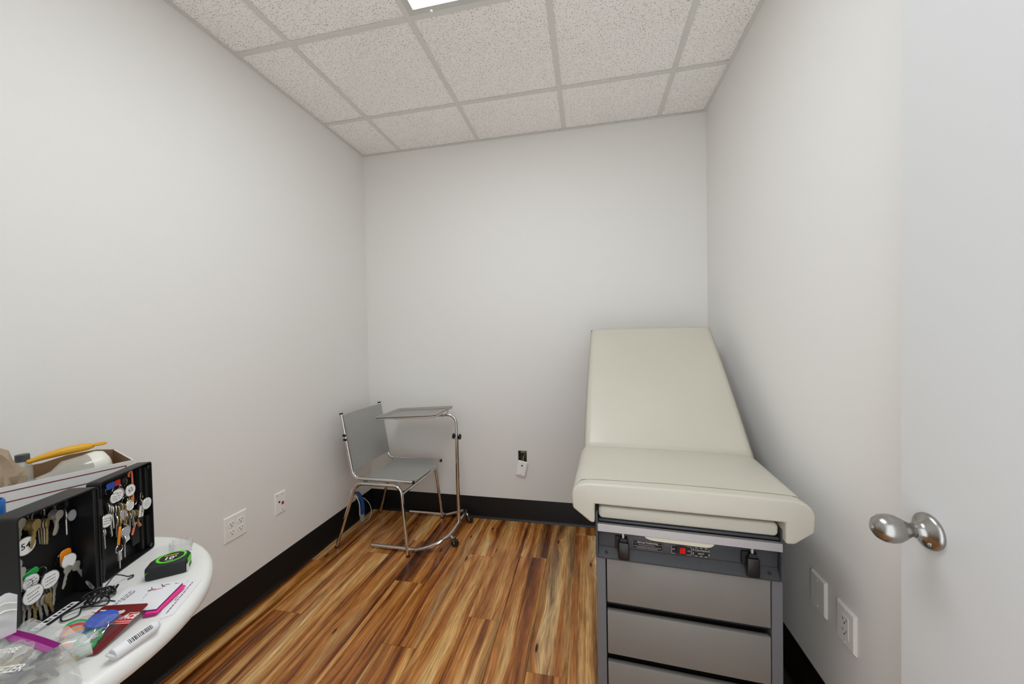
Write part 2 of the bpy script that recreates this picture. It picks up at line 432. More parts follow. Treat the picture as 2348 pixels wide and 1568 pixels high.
# suspended ceiling
ce = struct(G().box(XL-TH, XR+TH, YF-TH, YB+TH, ZC+.10, ZC+.16).build('ceiling', 'grid_white'), 'suspended ceiling of speckled white tiles in a metal grid', 'ceiling')
xs = [XL, -1.359, -.749, -.139, .471, XR]; ys = [YF, .288, .898, 1.508, 2.118, YB]
for i in range(5):
    for j in range(5):
        if i == 2 and j in (1, 2): continue
        G().box(xs[i]+.006, xs[i+1]-.006, ys[j]+.006, ys[j+1]-.006, ZC+.004, ZC+.018).build('ceiling_tile', 'ceiling_tile', ce, bevel=.0015, seg=1)
hw = .0130
for x in xs[1:-1]:
    g = G(); g.box(x-hw, x+hw, YF, YB, ZC, ZC+.0025); g.box(x-.002, x+.002, YF, YB, ZC+.0025, ZC+.035); g.build('grid_bar', 'grid_white', ce, weld=False)
for y in ys[1:-1]:
    for i in range(5):
        if i == 2 and y == .898: continue
        a = xs[i]+(hw+.0003 if i else 0); b = xs[i+1]-(hw+.0003 if i < 4 else 0)
        g = G(); g.box(a, b, y-hw, y+hw, ZC-.0004, ZC+.0022); g.box(a, b, y-.002, y+.002, ZC+.0025, ZC+.03); g.build('grid_bar', 'grid_white', ce, weld=False)
ANG = .018
for x0, x1, y0, y1, zx0, zx1, zy0, zy1 in ((XL, XL+ANG, YF, YB, XL, XL+.002, YF, YB), (XR-ANG, XR, YF, YB, XR-.002, XR, YF, YB), (XL+ANG, XR-ANG, YB-ANG, YB, XL+ANG, XR-ANG, YB-.002, YB), (XL+ANG, XR-ANG, YF, YF+ANG, XL+ANG, XR-ANG, YF, YF+.002)):
    g = G(); g.box(x0, x1, y0, y1, ZC-.001, ZC+.0015); g.box(zx0, zx1, zy0, zy1, ZC+.0015, ZC+.02); g.build('wall_angle', 'grid_white', ce, weld=False)
# troffer
lt = thing('ceiling_light', 'long fluorescent troffer with glowing white lens set in the ceiling grid', 'ceiling light', (-.444, .898, ZC))
LX, LY = .305-.0145, .610-.0145
g = G()
for s in (-1, 1):
    g.box(s*LX-(.026 if s > 0 else 0), s*LX+(.026 if s < 0 else 0), -LY, LY, -.002, .010)
    g.box(-LX+.026, LX-.026, s*LY-(.026 if s > 0 else 0), s*LY+(.026 if s < 0 else 0), -.002, .010)
g.build('frame', 'lamp_frame', lt, weld=False)
G().box(-LX+.0265, LX-.0265, -LY+.0265, LY-.0265, .004, .0075).build('lens', 'lamp_lens', lt)
g = G()
for s in (-1, 1):
    g.box(s*(LX+.003)-.001, s*(LX+.003)+.001, -LY, LY, .004, .09); g.box(-LX, LX, s*(LY+.003)-.001, s*(LY+.003)+.001, .004, .09)
g.box(-LX, LX, -LY, LY, .088, .09); g.build('housing', 'lamp_frame', lt, weld=False)
for s in (-1, 1): G().lathe([(0, -.006), (.005, -.006), (.007, -.002), (.007, 0)], 12, Matrix.Translation((-.17*s-.02, LY*s*1-.004*s, -.001))).build('latch', 'plate_white', lt)

# ------------------------------------------------------------------ door
do = G().box(.65, .69, -.035, .928, .012, 2.085).build('door_1', 'door_paint', bevel=.002, seg=1)
struct(do, 'white painted door standing open against the wall by the exam table', 'door')
g = G(); Mk = frame((.65, .859, .932), (0, 0, 1), (0, 1, 0))  # axis points into the room (-x)
Mk = Matrix.Translation((.65, .859, .932)) @ Matrix.Rotation(R(-90), 4, 'Y')
G().lathe([(.0335, -.0005), (.0345, .003), (.0335, .0065), (.029, .010), (.019, .0155), (.0145, .021), (.0135, .028), (0, .028)], 40, Mk).build('rose', 'nickel', do, ang=60)
kn = G().lathe([(.0125, .026), (.0125, .033), (.0145, .037), (.0205, .047), (.0258, .058), (.0272, .068), (.0255, .079), (.020, .088), (.011, .0945), (.004, .0958), (0, .0958)], 40, Mk).build('knob', 'nickel', do, ang=70)
kb = G().lathe([(.003, .0950), (.003, .0965), (0, .0968)], 12, Mk).build('release_pin', 'chrome', kn)
g = G(); g.lathe([(.0034, 0), (.0034, .0016), (0, .0020)], 12, Mk @ Matrix.Translation((-.019, -.016, .0125))); g.build('screw', 'chrome', do)
g = G()
for z in (.25, 1.05, 1.85): g.tube([(.672, -.032, z-.05), (.672, -.032, z+.05)], .006, 8)
# (hinge knuckles sit on the hidden edge)
g.build('hinge', 'nickel', do)

# ------------------------------------------------------------------ wall plates
def plate_body(g, M, w, h, t=.006):
    a, b = w/2, h/2; i = .005
    vs = [(-a, -b, 0), (a, -b, 0), (a, b, 0), (-a, b, 0), (-a, -b, t*.4), (a, -b, t*.4), (a, b, t*.4), (-a, b, t*.4), (-a+i, -b+i, t), (a-i, -b+i, t), (a-i, b-i, t), (-a+i, b-i, t)]
    g.add(vs, [(3,2,1,0), (0,1,5,4), (1,2,6,5), (2,3,7,6), (3,0,4,7), (4,5,9,8), (5,6,10,9), (6,7,11,10), (7,4,8,11), (8,9,10,11)], M)
ML = lambda y, z: frame((XL+.0003, y, z), (0, 1, 0), (0, 0, 1))       # x right = +y, up = z, out = +x
MR = lambda y, z: frame((XR-.0003, y, z), (0, -1, 0), (0, 0, 1))
def scr(M, pts, par, m='plate_white'):
    for x, y in pts: G().lathe([(.0032, 0), (.003, .001), (0, .0012)], 10, M @ Matrix.Translation((x, y, .006))).build('screw', m, par, world=True)
def recept(par, M, x, y):
    rc = G().prism([(px, py) for px, py in rrect(x-.0165, x+.0165, y-.0145, y+.0145, .009)], .0062, .0082, 'z', M).build('receptacle', 'plate_white', par, bevel=.0006, seg=1, world=True)
    g = G(); g.box(x-.0085, x-.0062, y-.001, y+.0075, .0080, .0085, M); g.box(x+.006, x+.0083, y, y+.0075, .0080, .0085, M)
    g.prism(circ(.0026, 10, x, y-.0075), .0080, .0085, 'z', M)
    g.build('slots', 'slot_dark', rc, world=True)
p = thing('outlet_plate', 'white square wall plate with four power sockets near the round table', 'outlet', (XL, 1.430, .441)); M = ML(1.430, .441)
g = G(); plate_body(g, M, .116, .121); g.build('plate', 'plate_white', p, world=True)
for sx in (-.023, .023):
    for sy in (-.0195, .0195): recept(p, M, sx, sy)
p = thing('data_plate', 'white single wall plate with one red and one black jack', 'wall plate', (XL, 1.690, .436)); M = ML(1.690, .436)
g = G(); plate_body(g, M, .072, .118); g.build('plate', 'plate_white', p, world=True)
G().box(.006, .021, -.014, .002, .0058, .0068, M).build('jack', 'jack_red', p, world=True)
G().box(-.014, -.004, .002, .012, .0058, .0068, M).build('jack', 'slot_dark', p, world=True)
scr(M, [(.012, .043), (.012, -.043), (-.022, .046)], p, 'screw')
p = thing('blank_plate', 'blank white wall plate below the exam table cushion', 'wall plate', (XR, 1.401, .441)); M = MR(1.401, .441)
g = G(); plate_body(g, M, .080, .120, .008); g.build('plate', 'plate_white', p, world=True); 
for z in (.043, -.043): G().lathe([(.0032, 0), (.003, .001), (0, .0012)], 10, M @ Matrix.Translation((0, z, .008))).build('screw', 'plate_white', p, world=True)
p = thing('decora_outlet', 'white wall plate with rectangular two-socket outlet beside the door', 'outlet', (XR, 1.266, .434)); M = MR(1.266, .434)
g = G(); plate_body(g, M, .081, .118, .008); g.build('plate', 'plate_white', p, world=True)
rc = G().prism(rrect(-.0168, .0168, -.0335, .0335, .002), .0079, .0092, 'z', M).build('receptacle', 'plate_white', p, bevel=.0005, seg=1, world=True)
g = G()
for y in (.016, -.017):
    g.box(-.0085, -.0064, y, y+.008, .0091, .0096, M); g.box(.0062, .0083, y+.001, y+.008, .0091, .0096, M); g.prism(circ(.0028, 10, 0, y-.006), .0091, .0096, 'z', M)
g.build('slots', 'slot_dark', rc, world=True)
for z in (.049, -.049): G().lathe([(.003, 0), (.003, .001), (0, .0012)], 10, M @ Matrix.Translation((0, z, .008))).build('screw', 'plate_white', p, world=True)
# open box on the far wall
p = thing('wall_box', 'open metal wall box with loose wires in the far wall', 'junction box', ((HX0+HX1)/2, YB, HZ0))
e = .0007; D = .055
g = G(); g.box(HX0+e, HX0+.004, YB-.001, YB+D, HZ0+e, HZ1-e); g.box(HX1-.004, HX1-e, YB-.001, YB+D, HZ0+e, HZ1-e)
g.box(HX0+.004, HX1-.004, YB-.001, YB+D, HZ0+e, HZ0+.004); g.box(HX0+.004, HX1-.004, YB-.001, YB+D, HZ1-.004, HZ1-e)
g.box(HX0+.02, HX1-.012, YB-.0012, YB+.001, HZ1-.016, HZ1-.004); g.build('case', 'box_metal', p, world=True, weld=False)
G().box(HX0+e, HX1-e, YB+D, YB+D+.003, HZ0+e, HZ1-e).build('back', 'wall_void', p, world=True)
for i in range(3):
    x = -.478+.011*i
    G().tube(spline([(x+.02, YB+.05, .49), (x+.008, YB+.03, .475), (x, YB+.015, .455), (x-.006+.004*i, YB+.006, .43)]), .0022, 6).build('wire', ('cable_blue', 'tape_yellow', 'cable_black')[i], p, world=True)
cp = thing('jack_cover', 'loose white cover plate dangling crooked below the open wall box', 'wall plate', (-.476, YB-.012, .384), rot=(Matrix.Rotation(R(-6), 3, 'X') @ Matrix.Rotation(R(11.5), 3, 'Y')))
# local: x right, z up, face towards -y
Mp = frame((0, 0, 0), (1, 0, 0), (0, 0, 1))
g = G(); plate_body(g, Mp, .069, .103); g.build('plate', 'plate_white', cp)
jk = G().box(-.0095, .0075, .012, .029, .0058, .0075, Mp).build('jack', 'plate_white', cp, bevel=.001)
G().box(-.0062, .0045, .0155, .0255, .0075, .0079, Mp).build('port', 'decal_black', jk)
for z in (.041, -.041): G().lathe([(.003, 0), (.003, .001), (0, .0012)], 10, Mp @ Matrix.Translation((0, z, .006))).build('screw', 'screw', cp)
# low cable plate and the cables
p = thing('cable_plate', 'small white pass-through plate low on the wall behind the chair', 'wall plate', (XL, 2.315, .205)); M = ML(2.315, .205)
g = G(); plate_body(g, M, .05, .100); g.build('plate', 'plate_white', p, world=True)
b = thing('cable_bundle', 'bundle of blue network cables with white lead hanging by the skirting', 'cable', (-1.628, 2.355, 0))
for i in range(6):
    a = i*1.05; ox, oy = .009*math.cos(a), .009*math.sin(a)
    G().tube(spline([(XL+.007, 2.325+oy*.4, .215+ox*.3), (-1.650+ox*.5, 2.338+oy, .212+ox*.4), (-1.630+ox, 2.350+oy, .165), (-1.624+ox, 2.356+oy, .11), (-1.626+ox, 2.356+oy, .045)], 5), .0046, 6).build('cable', 'cable_blue', b, world=True)
G().tube(spline([(XL+.007, 2.305, .20), (-1.648, 2.318, .195), (-1.632, 2.328, .14), (-1.634, 2.334, .05)], 5), .004, 6).build('white_lead', 'cable_white', b, world=True)
G().lathe([(.0175, .006), (.0185, .01), (.0185, .058), (.0165, .058), (.0165, .010), (0, .008)], 20, Matrix.Translation((-1.628, 2.352, 0))).build('end_cap', 'clear_shell', b, world=True)
tg = G().tube(spline([(XL+.0085, 2.365, .168), (-1.640, 2.395, .15), (-1.612, 2.425, .09), (-1.600, 2.42, .03), (-1.596, 2.385, .004), (-1.597, 2.335, .0025)], 6), .0021, 6).build('cable_loop', 'cable_white')
tag(tg, 'thin white cable looping from the wall onto the floor behind the chair', 'cable')

# ------------------------------------------------------------------ exam table (local: x right, y away from viewer, front of cushion at y=0)
ET = thing('exam_table', 'taupe vinyl medical exam table with raised backrest and grey drawer base', 'exam table', (.2855, 1.211, 0), R(-3.2))
g = G()
g.box(-.272, -.241, .032, .60, .05, .576); g.box(.247, .277, .032, .60, .05, .576)       # front posts and sides
g.box(-.272, .277, .60, 1.12, .05, .66); g.box(-.272, .277, .032, .60, .02, .07)
g.build('base_cabinet', 'table_metal', ET, bevel=.002, seg=1, weld=False)
G().box(-.241, .247, .075, .598, .07, .576).build('drawer_gap_shade', 'gap_black', ET)  # solid block; its black paints the shade in the gaps between drawers
G().box(-.25, .255, .07, 1.09, .0, .02).build('plinth', 'gap_black', ET)
for z0, z1 in ((.426, .573), (.250, .397), (.075, .221)):
    d = G().box(-.2375, .244, .030, .048, z0, z1).build('drawer', 'drawer_face', ET, bevel=.0025)
    G().prism([(.052, z0+.001), (.074, z0+.001), (.074, z0-.024), (.058, z0-.024)], -.236, .2425, 'x').build('finger_pull', 'ledge_grey', d)
# console
for a_, b_ in ((-.272, -.264), (.269, .277)): G().box(a_, b_, .024, .60, .576, .735).build('side_cheek', 'console_grey', ET, bevel=.002, seg=1)
G().prism([(.046, .606), (.040, .658), (.060, .672), (.10, .672), (.10, .606)], -.2635, .2685, 'x').build('console', 'console_grey', ET, bevel=.0015, seg=1)
lg = G().prism([(.026, .575), (.026, .580), (.0465, .606), (.10, .606), (.10, .576)], -.2635, .2685, 'x').build('console_ledge', 'ledge_grey', ET)
for x in (-.238, .243): G().lathe([(.0055, 0), (.005, .0006), (0, .0007)], 12, frame((x, .035, .5926), (1, 0, 0), (0, .62, .78))).build('screw_hole', 'gap_black', lg)
G().box(-.2635, .2685, .055, .59, .672, .699).build('inner_shelf', 'gap_black', ET)
G().box(-.262, .267, .030, .056, .699, .707).build('shelf_lip', 'console_grey', ET, bevel=.002)
G().box(-.2655, .2705, .014, .0295, .672, .697).build('trim_bar', 'aluminium', ET, bevel=.0012, seg=1)
poly = [(-.118, .6715), (-.112, .665), (-.098, .6605), (-.08, .659), (.066, .657), (.078, .660), (.086, .666), (.088, .6715)]
G().prism(poly, .0165, .030, 'y').build('pull_tray', 'cream_plastic', ET, bevel=.001, seg=1)
G().prism(rrect(-.262, .266, .709, .750, .014, 5), .031, .36, 'y').build('foot_pad', 'vinyl_taupe', ET, bevel=.008, seg=3, ang=60)
# printed labels and controls on the console face (tilted back slightly)
Fc = frame((0, .0436, .628), (1, 0, 0), (0, -.11, .994))
Mf = Fc @ Matrix.Translation((0, 0, .0006))
def plaque(name, x0, x1, y0, y1, r, m, z0=0.0, z1=.0008, par=None): return G().prism(rrect(x0, x1, y0, y1, r), z0, z1, 'z', Mf).build(name, m, par or ET)
lb = plaque('instruction_label', -.155, -.057, -.0165, .0165, .006, 'decal_black')
g = G()
for a, b_, c_, d_ in ((-.1535, -.0585, -.0153, .0153),):
    o_ = rrect(a, b_, c_, d_, .006); i_ = rrect(a+.0008, b_-.0008, c_+.0008, d_-.0008, .0055); n_ = len(o_)
    g.add([(x, y, .0009) for x, y in o_]+[(x, y, .0009) for x, y in i_], [(k, (k+1) % n_, n_+(k+1) % n_, n_+k) for k in range(n_)], Mf)
g.box(-.152, -.060, .0052, .0058, .0008, .00095, Mf); g.build('outline', 'ink_grey', lb)
text('lettering', 'Stirrup Positioning', .0085, Mf @ Matrix.Translation((-.106, .0098, .0009)), 'ink_white', lb)
g = G()
for yy, xa, xb in ((.0005, -.134, -.082), (-.0055, -.149, -.064), (-.0105, -.140, -.075)):
    x = xa
    while x < xb:
        w = random.uniform(.0025, .006); g.box(x, min(x+w, xb), yy-.0011, yy+.0011, .0008, .00095, Mf); x += w+.0012
g.build('small_print', 'ink_grey', lb)
sw = plaque('switch_plate', -.034, .028, -.0165, .0150, .006, 'decal_black')
o_ = rrect(-.033, .027, -.0155, .014, .0055); i_ = rrect(-.0323, .0263, -.0148, .0133, .005); n_ = len(o_); g = G()
g.add([(x, y, .0009) for x, y in o_]+[(x, y, .0009) for x, y in i_], [(k, (k+1) % n_, n_+(k+1) % n_, n_+k) for k in range(n_)], Mf); g.build('outline', 'ink_white', sw)
hs = G().box(-.019, .0125, -.0150, .0140, .0008, .004, Mf).build('switch_housing', 'rubber_black', sw, bevel=.001, seg=1)
G().prism([(-.0085, .003), (.0095, .003), (.0095, .0065), (.001, .0048), (-.0085, .0085)], -.0105, .0095, 'y', Mf @ Matrix(((1,0,0,-.001),(0,1,0,0),(0,0,1,0),(0,0,0,1)))).build('rocker', 'switch_red', ET, bevel=.0006, seg=1)
text('on_mark', 'ON', .0052, Mf @ Matrix.Translation((-.0262, -.0005, .0009)), 'ink_white', sw)
text('off_mark', 'OFF', .0052, Mf @ Matrix.Translation((.0195, -.002, .0009)), 'ink_white', sw)
cl = plaque('caution_label', .031, .0795, -.0165, .0150, .006, 'decal_black')
g = G(); bx0, bx1, by0, by1 = .033, .0775, -.0148, .0133
for k in range(3):
    for yy in (by0, by1): xx = bx0+.004+k*.0142; g.box(xx, xx+.0085, yy-.0007, yy+.0007, .0008, .00095, Mf)
for k in range(2):
    for xx in (bx0-.0005, bx1+.0005): yy = by0+.003+k*.0135; g.box(xx-.0007, xx+.0007, yy, yy+.0085, .0008, .00095, Mf)
g.build('dashed_border', 'ink_white', cl)
text('lettering', 'CAUTION', .0084, Mf @ Matrix.Translation((.0553, .0045, .0009)), 'ink_white', cl)
text('lettering', 'HOT', .0084, Mf @ Matrix.Translation((.0553, -.0065, .0009)), 'ink_white', cl)
for x0, hid in ((-.183, 0), (.194, 0)):
    G().box(x0-.026, x0+.014, .034, .046, .612, .652).build('lever_socket', 'gap_black', ET, bevel=.001, seg=1)
    lv = G().prism(rrect(x0-.0165, x0+.0185, .582, .640, .006), .0165, .031, 'y').build('stirrup_lever', 'lever_black', ET, bevel=.003, ang=60)
    G().prism([(x0-.012, .640), (x0+.013, .640), (x0+.010, .652), (x0-.008, .654)], .022, .040, 'y').build('lever_neck', 'lever_black', lv, bevel=.001, seg=1)
    G().box(x0-.004, x0+.003, .024, .036, .650, .671).build('latch_pin', 'aluminium', lv, bevel=.0008, seg=1)
# seat cushion: one upholstered block with side skirts
prof = [(-.345, .748), (-.348, .796), (-.342, .813), (-.326, .827), (-.30, .8345), (-.15, .838), (0, .8395), (.15, .838), (.30, .8345), (.326, .827), (.342, .813), (.348, .796), (.345, .745),
        (.296, .706), (.273, .704), (.273, .768), (-.2735, .768), (-.2735, .704), (-.288, .706)]
st = G().prism(prof, .0, .432, 'y').build('seat_cushion', 'vinyl_taupe', ET, bevel=.016, seg=4, ang=70)
G().tube(spline([(-.3405, .020, .8130), (-.324, .032, .8275), (-.30, .038, .8342), (-.15, .040, .8380), (0, .040, .8395), (.15, .040, .8380), (.30, .038, .8342), (.324, .032, .8275), (.3405, .020, .8130)], 5), .0013, 6).build('seam_piping', 'piping_taupe', st)
# backrest
BL, BA = .832, math.atan2(1.372-.836, 1.055-.437)
def padfn(sgn):
    def fn(u, v):
        uu = 2*u-1; vv = 2*v-1
        w = .337-.011*v+.004*math.sin(math.pi*v)
        eu = (1-abs(uu)**14)**(1/5) if abs(uu) < 1 else 0; ev = (1-abs(vv)**24)**(1/5) if abs(vv) < 1 else 0
        t = .029*eu*ev+(.010*(1-uu*uu)*(1-vv*vv) if sgn > 0 else 0)
        return (uu*w, v*BL, .029+sgn*t)
    return fn
Mb = Matrix.Translation((0, .437, .786)) @ Matrix.Rotation(BA, 4, 'X')
g = G(); g.grid(padfn(1), 40, 40, Mb); g.grid(padfn(-1), 40, 40, Mb)
bk = g.build('backrest_cushion', 'vinyl_taupe', ET, ang=75)
G().box(-.30, .30, .03, .80, -.012, -.001, Mb).build('backrest_board', 'table_metal', ET)
for s in (-1, 1): G().tube([(s*.2, .66, .64), (s*.2, .80, 1.04)], .012, 10).build('support_strut', 'chrome', ET)
G().box(-.268, .272, .43, 1.10, .66, .785).build('upper_frame', 'table_metal', ET)

# ------------------------------------------------------------------ side chair
CH = thing('sling_chair', 'chrome tube chair with grey fabric sling seat and back in the corner', 'chair', (-1.33, 2.26, 0))
nY, fY = 2.052, 2.452
def cf(path, rad): return fillet(path, rad, 7)
for y, nm in ((nY, 'n'), (fY, 'f')):
    x_top = -1.551 if y == nY else -1.530; xb = -1.474 if y == nY else -1.462; xf = -1.066 if y == nY else -1.052
    G().tube(cf([(x_top, y, .848), (xb, y, .444), (xf, y, .440)], .055), .0108, 12).build('seat_rail', 'chrome', CH, world=True)
    for (q, d) in (((x_top, y, .848), (x_top-.002, y, .856)), ((xf, y, .440), (xf+.007, y, .440))):
        G().tube([q, d], .0115, 12).build('end_cap', 'rubber_black', CH, world=True)
legs = [[(-1.592, 2.028, .0), (-1.447, 2.036, .4185), (-1.140, 2.036, .4185), (-1.090, 2.016, .0)], [(-1.575, 2.500, .0), (-1.440, 2.468, .4185), (-1.105, 2.468, .4185), (-1.066, 2.496, .0)]]
for pth in legs:
    a = cf(pth, .055); k = len(a)//2
    G().tube([Vector(p)+Vector((0, 0, .004 if p.z < .002 else 0)) for p in a[:k+1]], .0105, 12).build('leg', 'chrome', CH, world=True)
    G().tube([Vector(p)+Vector((0, 0, .004 if p.z < .002 else 0)) for p in a[k:]], .0105, 12).build('leg', 'chrome', CH, world=True)
    for q in (pth[0], pth[3]): G().lathe([(.0118, 0), (.0118, .008), (.0108, .012)], 12, Matrix.Translation(q)).build('foot_tip', 'rubber_black', CH, world=True)
G().tube([(-1.1265, 2.034, .372), (-1.1015, 2.472, .380)], .0095, 10).build('cross_bar', 'chrome', CH, world=True)
G().tube([(-1.462, 2.040, .385), (-1.452, 2.470, .385)], .0095, 10).build('cross_bar', 'chrome', CH, world=True)
def seatfn(u, v):
    x = -1.418+u*(.352-.0*v); y = nY+(fY-nY)*v; x += .012*v
    sag = math.sin(math.pi*v)**.6
    z = .4525-.022*sag+(.003*math.sin(u*math.pi)*sag)
    return (x, y, z)
g = G(); g.grid(seatfn, 14, 16); g.build('seat_sling', 'sling_grey', CH, world=True, solid=.0022)
def backfn(u, v):
    y = nY+(fY-nY)*v; z = .487+u*.355
    f = (z-.444)/(.848-.444); xa = -1.474+(-1.551+1.474)*f; xb = -1.462+(-1.530+1.462)*f
    x = xa+(xb-xa)*v+.0125-.020*math.sin(math.pi*v)**.6
    return (x, y, z)
g = G(); g.grid(backfn, 12, 16); g.build('back_sling', 'sling_grey', CH, world=True, solid=.0022)
for z in (.715, .688): G().box(-1.532+(.70-z)*.19-.004, -1.532+(.70-z)*.19+.018, nY-.012, nY+.006, z-.008, z+.008).build('clip', 'rubber_black', CH, world=True, bevel=.002)

# ------------------------------------------------------------------ instrument stand
MS = thing('instrument_stand', 'chrome wheeled instrument stand with steel tray reaching over the chair', 'medical stand', (-.878, 2.33, 0))
ctl = [(-1.368, 2.068, .0135), (-1.06, 2.066, .0145), (-.99, 2.068, .035), (-.905, 2.105, .066), (-.879, 2.19, .070), (-.878, 2.33, .070), (-.878, 2.44, .070), (-.893, 2.505, .068), (-.95, 2.516, .045), (-1.04, 2.5235, .0155), (-1.34, 2.5235, .0135)]
base = ctl[:2]+[tuple(p) for p in spline(ctl[1:-1], 5)][1:]+[ctl[-1]]
G().tube(base, .0125, 12).build('base_frame', 'chrome', MS, world=True)
G().tube([(-.878, 2.33, .068), (-.880, 2.33, .645)], .0125, 14).build('post', 'chrome', MS, world=True)
G().tube([(-.878, 2.33, .080), (-.878, 2.33, .105)], .0140, 14).build('post_sleeve', 'chrome', MS, world=True)
arm = fillet([(-.880, 2.33, .640), (-.884, 2.33, .80), (-.99, 2.312, .806)], .062, 10)
G().tube(arm, .0100, 12).build('arm', 'chrome', MS, world=True)
G().tube([(-.880, 2.33, .636), (-.880, 2.33, .655)], .0165, 14).build('collar', 'chrome', MS, world=True)
for s, y in ((1, 2.305), (-1, 2.355)):
    pts = []
    for k in range(20): a = 2*math.pi*k/20; r = .019 if (k//2) % 2 == 0 else .015; pts.append((r*math.cos(a), r*math.sin(a)))
    G().prism(pts, -.006, .006, 'z', frame((-.880+.024*s, 2.33-.006*s, .655), (0, 1, 0), (0, 0, 1))).build('knob', 'rubber_black', MS, world=True, bevel=.002)
    G().tube([(-.880, 2.33, .655), (-.880+.02*s, 2.33-.006*s, .655)], .004, 8).build('knob_stem', 'rubber_black', MS, world=True)
for y in (2.164, 2.462):
    ca = G().tube([(-.868, y, .070), (-.858, y, .052)], .006, 8).build('caster', 'chrome', MS, world=True)
    G().lathe([(.0, -.009), (.021, -.009), (.0245, -.006), (.0245, .006), (.021, .009), (0, .009)], 24, frame((-.845, y, .0248), (1, 0, 0), (0, 0, 1))).build('wheel', 'rubber_black', ca, world=True)
    g = G()
    for s in (-1, 1): g.prism([(-.868, .058), (-.846, .058), (-.840, .022), (-.848, .020)], y+s*.0115-.001, y+s*.0115+.001, 'y')
    g.box(-.870, -.845, y-.0125, y+.0125, .056, .059); g.build('fork', 'nickel', ca, world=True, weld=False)
    G().tube([(-.845, y-.0135, .0248), (-.845, y+.0135, .0248)], .003, 8).build('axle', 'chrome', ca, world=True)
# tray: droops slightly towards the chair
tilt = math.atan2(.03, .435)
Mt = Matrix.Translation((-1.162, 2.298, .8075)) @ Matrix.Rotation(-tilt, 4, 'Y') @ Matrix.Rotation(R(-1.5), 4, 'Z')
def rr(hx, hy, r, z): return [(x, y, z) for x, y in rrect(-hx, hx, -hy, hy, r, 5)]
def loops(g, Ls, M, cap=True):
    n = len(Ls[0]); vs = [p for L in Ls for p in L]; fs = []
    for i in range(len(Ls)-1): fs += [(i*n+k, i*n+(k+1) % n, (i+1)*n+(k+1) % n, (i+1)*n+k) for k in range(n)]
    if cap: fs.append(tuple((len(Ls)-1)*n+k for k in range(n)))
    g.add(vs, fs, M)
g = G(); loops(g, [rr(.213, .153, .022, .013), rr(.2165, .1565, .024, .0135), rr(.218, .158, .025, .016), rr(.2165, .1565, .024, .0175), rr(.213, .153, .022, .0165), rr(.204, .144, .018, .006), rr(.197, .137, .015, .0045)], Mt)
loops(g, [rr(.213, .153, .022, .013), rr(.203, .143, .018, .0035), rr(.197, .137, .015, .0030)], Mt)
G_tray = g.build('tray', 'steel_tray', MS, world=True, ang=50)
loop_ = [Mt @ Vector((x, y, .006)) for x, y in rrect(-.2145, .2145, -.1525, .1525, .03, 5)]
G().tube(loop_, .0048, 8, closed=True).build('tray_ring', 'chrome', MS, world=True)
for s in (-1, 1):
    q = Mt @ Vector((.212, .055*s+.02, .004)); G().tube([(-.945, 2.32, .806), (q.x, q.y+.0, q.z)], .006, 8).build('tray_bracket', 'chrome', MS, world=True)
G().tube([(-.96, 2.316, .799), Mt @ Vector((.02, .02, -.0125))], .0088, 10).build('tray_arm', 'chrome', MS, world=True)

# crumbs of drywall on the floor under the open box
g = G()
for k in range(70):
    x = random.gauss(-.50, .10); y = random.uniform(2.36, 2.525); r = random.uniform(.0012, .0042)*(1 if y > 2.45 else .7)
    if not -.85 < x < -.2: continue
    vs = [(x+random.uniform(-r, r), y+random.uniform(-r, r), z) for z in (.0002, .0002, .0002, r*.8)]; g.add(vs, [(0,1,2), (0,1,3), (1,2,3), (0,2,3)])
o = g.build('drywall_crumbs', 'drywall_white', smooth=False, weld=False); o['kind'] = 'stuff'; tag(o, 'white drywall crumbs scattered on the floor under the open box', 'crumbs')
# ------------------------------------------------------------------ round resin table
TZ = .725; TC = (-1.272, .495); TR = .400
RT = thing('round_table', 'round white resin table against the wall, covered with clutter', 'table', (TC[0], TC[1], 0))
pr = [(0, .700), (.355, .700), (.375, .692), (.388, .684), (.396, .688), (.3995, .700), (.3985, .712), (.394, .720), (.386, .7248), (.375, TZ), (0, TZ)]
G().lathe(pr, 72).build('table_top', 'resin_white', RT, ang=60)
G().lathe([(.045, .12), (.040, .20), (.034, .40), (.040, .62), (.07, .698), (.0, .699)], 28).build('pedestal', 'resin_white', RT, ang=60)
for k in range(4):
    a = R(45+90*k); M = Matrix.Rotation(a, 4, 'Z')
    G().tube([(.025, 0, .14), (.12, 0, .10), (.22, 0, .045), (.30, 0, .014)], [.024, .022, .018, .013], 10, M=M).build('foot', 'resin_white', RT)

